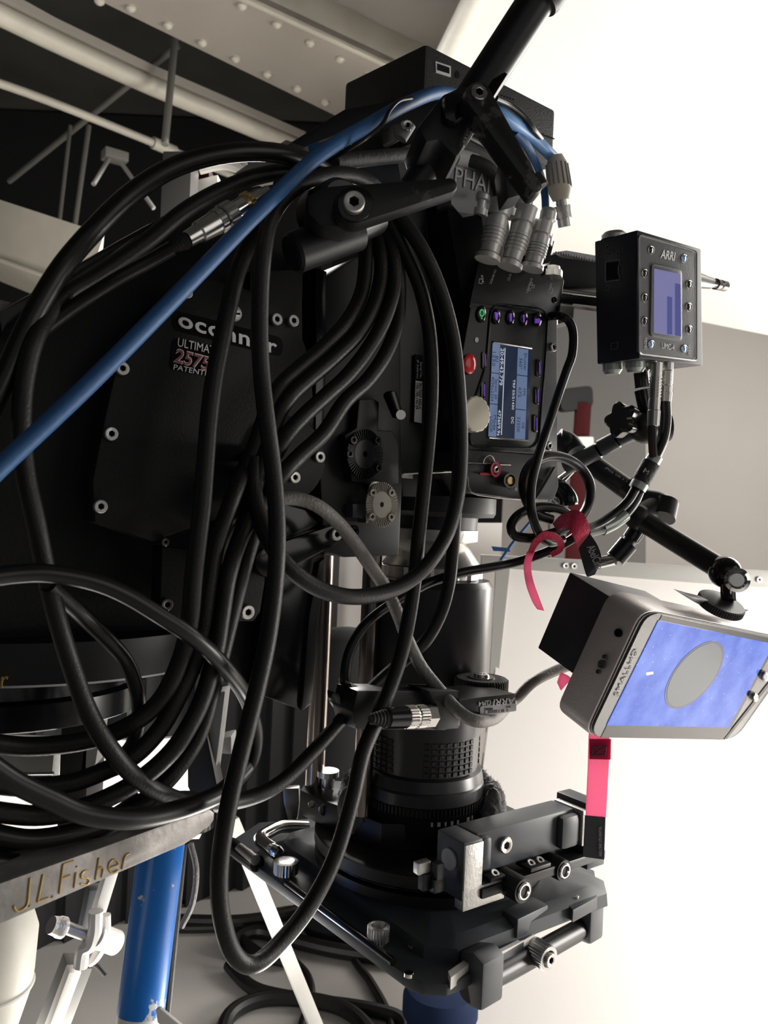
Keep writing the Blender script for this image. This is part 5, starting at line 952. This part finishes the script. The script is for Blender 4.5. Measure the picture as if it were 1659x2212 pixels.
# twin cables and splitter under the controller
cable2 = lambda label, q, r, m='cable_gloss': tag(finish('cable', (lambda b: b.tube([P(*p) for p in q], r, 12, 6))(B()), m), label, 'cable')
cable2('black cable from the right controller plug down to the splitter', [(1437, 866, .785), (1438, 910, .785), (1433, 945, .785), (1424, 970, .785), (1413, 992, .785)], .0052)
spl = thing('cable_splitter', 'black moulded cable splitter with clear sleeves below the controller', 'splitter', P(1385, 1050, .785))
rodp('clear_sleeve', [(1416, 985, .785), (1406, 1002, .785)], .0075, 'frost_plastic', spl); rodp('splitter_body', [(1408, 1000, .785), (1394, 1024, .785), (1384, 1042, .785)], .0092, 'rubber', spl); rodp('clear_sleeve', [(1385, 1040, .785), (1376, 1056, .785)], .0085, 'frost_plastic', spl)
text('M', P(1389, 1020, .774), P(1398, 1026, .774), P(1394, 1011, .774), 'grey_print', spl)
cable2('left one of two cables running from the splitter to the red strap', [(1374, 1054, .785), (1356, 1084, .78), (1326, 1112, .775), (1290, 1135, .76), (1262, 1145, .745)], .0048); cable2('right one of two cables running from the splitter to the red strap', [(1382, 1058, .79), (1370, 1085, .785), (1346, 1116, .78), (1308, 1140, .77), (1266, 1152, .745)], .0050)
b = B(); b.tube([P(1350, 1112, .779), P(1325, 1131, .774), P(1300, 1143, .768)], .0064, 14, 4); tag(finish('cable_tag', b, 'frost_plastic'), 'clear printed sleeve around the right cable beside the red strap', 'tag')
# ================================================================== MONITOR
mq = quad3d([(1429, 1328), (1680, 1382), (1565, 1597), (1297, 1592)], .66)
m1 = (mq[1] - mq[0]); m2 = (mq[3] - mq[0]); mn = m1.cross(m2).normalized()
if mn.dot(mq[0] - CAM) > 0: mn = -mn
MP = Pl(mn, thru=mq[0])
mon = thing('field_monitor', 'grey tilted field monitor showing a blue image with a dark oval', 'monitor', P(1450, 1597, .68))
e1_, e2_ = m1.normalized(), m2.normalized(); wM, hM = m1.length, m2.length
def mpt(u, v, z=0.0): return mq[0] + m1 * u + m2 * v + mn * z
def mr(name, u0, u1, v0, v1, z, t, m, par, bev=0.0, rad=None):
    b = B(); b.prism([mpt(u0, v0, z), mpt(u1, v0, z), mpt(u1, v1, z), mpt(u0, v1, z)], mn * -t); return finish(name, b, m, par, bevel=bev)
fo = rrect([(1388, 1312), (1742, 1384), (1590, 1600), (1258, 1592)], .13, 6)
pr('housing', MP, fo, 'monitor_shell', .034, mon, -.002, .003)
pr('trim_line', MP, rrect([(1392, 1316), (1738, 1386), (1588, 1598.5), (1264, 1592)], .13, 6), 'black_satin', .004, mon, -.0012)
pr('front_glass', MP, rrect([(1401, 1320), (1730, 1388), (1586, 1597), (1272, 1592)], .12, 6), 'monitor_glass', .004, mon, .0002)
sc2 = mr('screen', 0, 1, 0, 1, .0006, .001, 'screen_border', mon)
# picture on the screen
ms = bpy.data.materials.new('screen_picture'); ms.use_nodes = True; nt = ms.node_tree; pb = nt.nodes['Principled BSDF']; MATS['screen_picture'] = ms
pb.inputs['Base Color'].default_value = (.02, .03, .08, 1); pb.inputs['Roughness'].default_value = .08; pb.inputs['Specular IOR Level'].default_value = 0.1
tc_ = nt.nodes.new('ShaderNodeTexCoord'); n1 = nt.nodes.new('ShaderNodeTexNoise'); n1.inputs['Scale'].default_value = 38; n1.inputs['Detail'].default_value = 5
n2 = nt.nodes.new('ShaderNodeTexNoise'); n2.inputs['Scale'].default_value = 420; n2.inputs['Detail'].default_value = 2
r1 = nt.nodes.new('ShaderNodeValToRGB'); r1.color_ramp.elements[0].color = (.045, .115, .60, 1); r1.color_ramp.elements[1].color = (.17, .27, .80, 1); r1.color_ramp.elements[0].position = .35; r1.color_ramp.elements[1].position = .75
r2 = nt.nodes.new('ShaderNodeValToRGB'); r2.color_ramp.elements[0].position = .70; r2.color_ramp.elements[1].position = .76; r2.color_ramp.elements[0].color = (0, 0, 0, 1); r2.color_ramp.elements[1].color = (.6, .65, .8, 1)
mx = nt.nodes.new('ShaderNodeMix'); mx.data_type = 'RGBA'; mx.blend_type = 'ADD'; mx.inputs[0].default_value = 1
for a_, b_ in ((tc_.outputs['Object'], n1.inputs['Vector']), (tc_.outputs['Object'], n2.inputs['Vector']), (n1.outputs['Fac'], r1.inputs['Fac']), (n2.outputs['Fac'], r2.inputs['Fac']), (r1.outputs['Color'], mx.inputs[6]), (r2.outputs['Color'], mx.inputs[7]), (mx.outputs[2], pb.inputs['Emission Color'])): nt.links.new(a_, b_)
pb.inputs['Emission Strength'].default_value = 1.0
mat('screen_oval', (.02, .02, .02), .1, emit=(.10, .115, .125), estr=1.0, spec=.22); mat('screen_oval_edge', (.02, .02, .03), .1, emit=(.045, .055, .12), estr=1.0, spec=.22); mat('screen_white', (.1, .1, .1), .2, emit=(.8, .8, .8), estr=1.0)
pic = pr('picture', MP, [(1423, 1340.5), (1672, 1391), (1574, 1571), (1311, 1567)], 'screen_picture', .0004, sc2, .0009)
def oval(s, o): return [(1500 + s * (26 * cos(t) * 1.0 + 52 * sin(t)) * 1.02, 1458 + s * (28 * cos(t) - 62 * sin(t)) * 1.0) for t in [2 * pi * i / 40 for i in range(40)]]
pr('picture_oval', MP, oval(1.08, 0), 'screen_oval_edge', .0003, sc2, .0012); pr('picture_oval', MP, oval(1.0, 0), 'screen_oval', .0003, sc2, .0014)
pr('picture_speck', MP, [(1396, 1453), (1411, 1451), (1412, 1456), (1397, 1459)], 'screen_white', .0003, sc2, .0012)
pr('right_line', MP, [(1731, 1384), (1737, 1386), (1570, 1597), (1564, 1597)], 'black_satin', .0005, mon, .001)
for x, y, r, m in ((1632, 1507, 8, 'steel_dark'), (1654, 1462, 9, 'label_grey')):
    b = B(); b.loft([MP.pts(ell(x, y, r * .8, r * 1.2, 18), .0002), MP.pts(ell(x, y, r * .8, r * 1.2, 18), .003), MP.pts(ell(x, y, r * .5, r * .7, 18), .005)]); finish('control_key', b, m, mon)
text('SMALLHD', MP.at(1335, 1505, .0008), MP.at(1379, 1404, .0008), MP.at(1326, 1503.5, .0008), 'grey_print', mon)
# side screws on the left cheek
bk = -mn
for x, y, r, m in ((1335, 1367, 8, 'black_matte'), (1300, 1435, 9, 'steel_dark'), (1306, 1419, 5, 'steel_dark'), (1292, 1451, 5, 'steel_dark')):
    base = MP.at(x + 32, y + 36, 0); lf = -e1_; c = base + bk * .017
    # slide onto the cheek along the left normal
    LP = Pl(lf if lf.dot(c - CAM) < 0 else -lf, thru=MP.at(1326, 1446)); c = LP.at(x, y, .0004); b = B(); b.lathe(c - LP.n * .002, LP.n, [(0, r * .00042), (.0024, r * .00042), (.0026, r * .0003), (.001, r * .00026)], 20); finish('side_screw', b, m, mon)
# battery box behind
k0 = MP.at(1345, 1305, -.036); 
b = B(); v2 = MP.at(1268, 1478, -.036) - k0
b.prism([k0, k0 + e1_ * .13, k0 + e1_ * .13 + v2, k0 + v2], bk * .062); finish('battery', b, 'label_black', mon, bevel=.0015)
pr('mount_shoe', Pl(mn, thru=MP.at(1560, 1330, -.018)), [(1472, 1282), (1500, 1290), (1620, 1318), (1600, 1326), (1510, 1306)], 'black_satin', .01, mon, 0, .001)
# ================================================================== STRAPS
def S(l, d): return [P(x, y, dd) for (x, y), dd in zip(l, d)]
st = thing('pink_strap', 'flat pink strap hanging straight down below the monitor with a black printed end', 'strap', P(1290, 1857, .74))
def flat(name, l, m, th, par, d=.74):
    b = B(); b.prism([P(x, y, d) for x, y in l], Vector((0, th, 0))); return finish(name, b, m, par)
flat('strap', [(1273, 1560), (1317, 1560), (1316, 1640), (1309, 1765), (1265, 1765), (1270, 1660)], 'velcro_pink', .0012, st); flat('sewn_patch', [(1274, 1597), (1320, 1597), (1319, 1641), (1274, 1640)], 'patch_red', .0015, st, .7385)
flat('black_end', [(1264, 1762), (1308, 1766), (1305, 1857), (1260, 1851)], 'label_black', .0014, st, .7385)
stp = Pl(-FW, thru=P(1290, 1620, .7380))
b = B()
for l in ([(1281, 1612), (1310, 1613)], [(1281, 1612), (1279, 1632)], [(1279, 1632), (1307, 1632)], [(1310, 1613), (1307, 1632)], [(1281, 1612), (1307, 1632)], [(1310, 1613), (1279, 1632)]): b.cyl(stp.at(*l[0]), stp.at(*l[1]), .0004, seg=6)
finish('stitching', b, 'label_black', st)
text('ABELCINE CPS RENTAL', stp.at(1300, 1850, .0006), stp.at(1299, 1785, .0006), stp.at(1294, 1850, .0006), 'grey_print', st)
b = B(); b.prism([P(x, y, .74) for x, y in [(1212, 1452), (1228, 1460), (1236, 1466), (1224, 1478), (1212, 1492), (1204, 1475)]], Vector((0, .002, 0))); tag(finish('pink_strap_end', b, 'velcro_pink'), 'small pink strap end poking out left under the monitor battery', 'strap')
rd = thing('red_strap', 'red hook-and-loop strap wrapped around the coiled cables, with black printed tab', 'strap', P(1230, 1320, .72))
b = B(); b.strip(S([(1193, 1131), (1211, 1113), (1240, 1101), (1262, 1112), (1274, 1146), (1262, 1172)], [.74, .725, .715, .712, .712, .72]), S([(1203, 1146), (1219, 1141), (1230, 1145), (1238, 1156), (1245, 1172), (1250, 1184)], [.735, .72, .71, .705, .705, .715]), .0016); finish('wrap', b, 'velcro_red', rd)
b = B(); b.strip(S([(1139, 1196), (1152, 1168), (1175, 1149), (1203, 1154), (1219, 1173), (1214, 1192), (1193, 1204)], [.735, .725, .72, .725, .735, .74, .745]), S([(1149, 1200), (1162, 1178), (1178, 1166), (1196, 1168), (1205, 1178), (1201, 1188), (1188, 1194)], [.735, .728, .724, .728, .736, .74, .745]), .0016); finish('loop', b, 'velcro_red', rd)
b = B(); b.strip(S([(1138, 1192), (1131, 1222), (1136, 1262), (1149, 1298), (1160, 1316)], [.735, .735, .735, .735, .735]), S([(1158, 1182), (1147, 1218), (1151, 1252), (1164, 1290), (1175, 1319)], [.735, .735, .735, .735, .735]), .0014); finish('tail', b, 'velcro_pink', rd)
b = B(); b.strip(S([(1274, 1152), (1292, 1180), (1299, 1209), (1285, 1241)], [.712, .708, .706, .712]), S([(1250, 1184), (1256, 1208), (1266, 1242), (1272, 1246)], [.716, .712, .710, .714]), .0014); finish('black_tab', b, 'label_black', rd)
tq = [P(1267, 1182, .7075), P(1288, 1232, .7065), P(1284, 1175, .7065)]
text('AbelCine', tq[0], tq[1], tq[2], 'silver_text', rd)
bt = tag(finish('blue_tape', B().prism([P(x, y, 1.0) for x, y in [(1062, 1180), (1100, 1184), (1102, 1192), (1066, 1190)]], Vector((0, .002, 0))), 'cable_blue'), 'short blue tape strip behind the flat cable ring beside the lens', 'tape')
b = B(); b.tube([P(1145, 1128, 1.02), P(1110, 1170, 1.02), P(1082, 1210, 1.02)], .0022, 8, 4); tag(finish('cable', b, 'cable_blue'), 'thin blue lead slanting behind the flat cable ring', 'cable')
# ------------------------------------------------------------------ seat each thing's empty at the foot of its parts
bpy.context.view_layer.update()
for o in THINGS:
    pts = []
    for c in o.children:
        if c.type == 'MESH': pts += [c.matrix_world @ Vector(q) for q in c.bound_box]
    if not pts: continue
    lo = [min(p[i] for p in pts) for i in range(3)]; hi = [max(p[i] for p in pts) for i in range(3)]
    nw = Vector(((lo[0] + hi[0]) / 2, (lo[1] + hi[1]) / 2, lo[2])); dl = nw - o.location
    o.location = nw
    for c in o.children: c.location -= dl
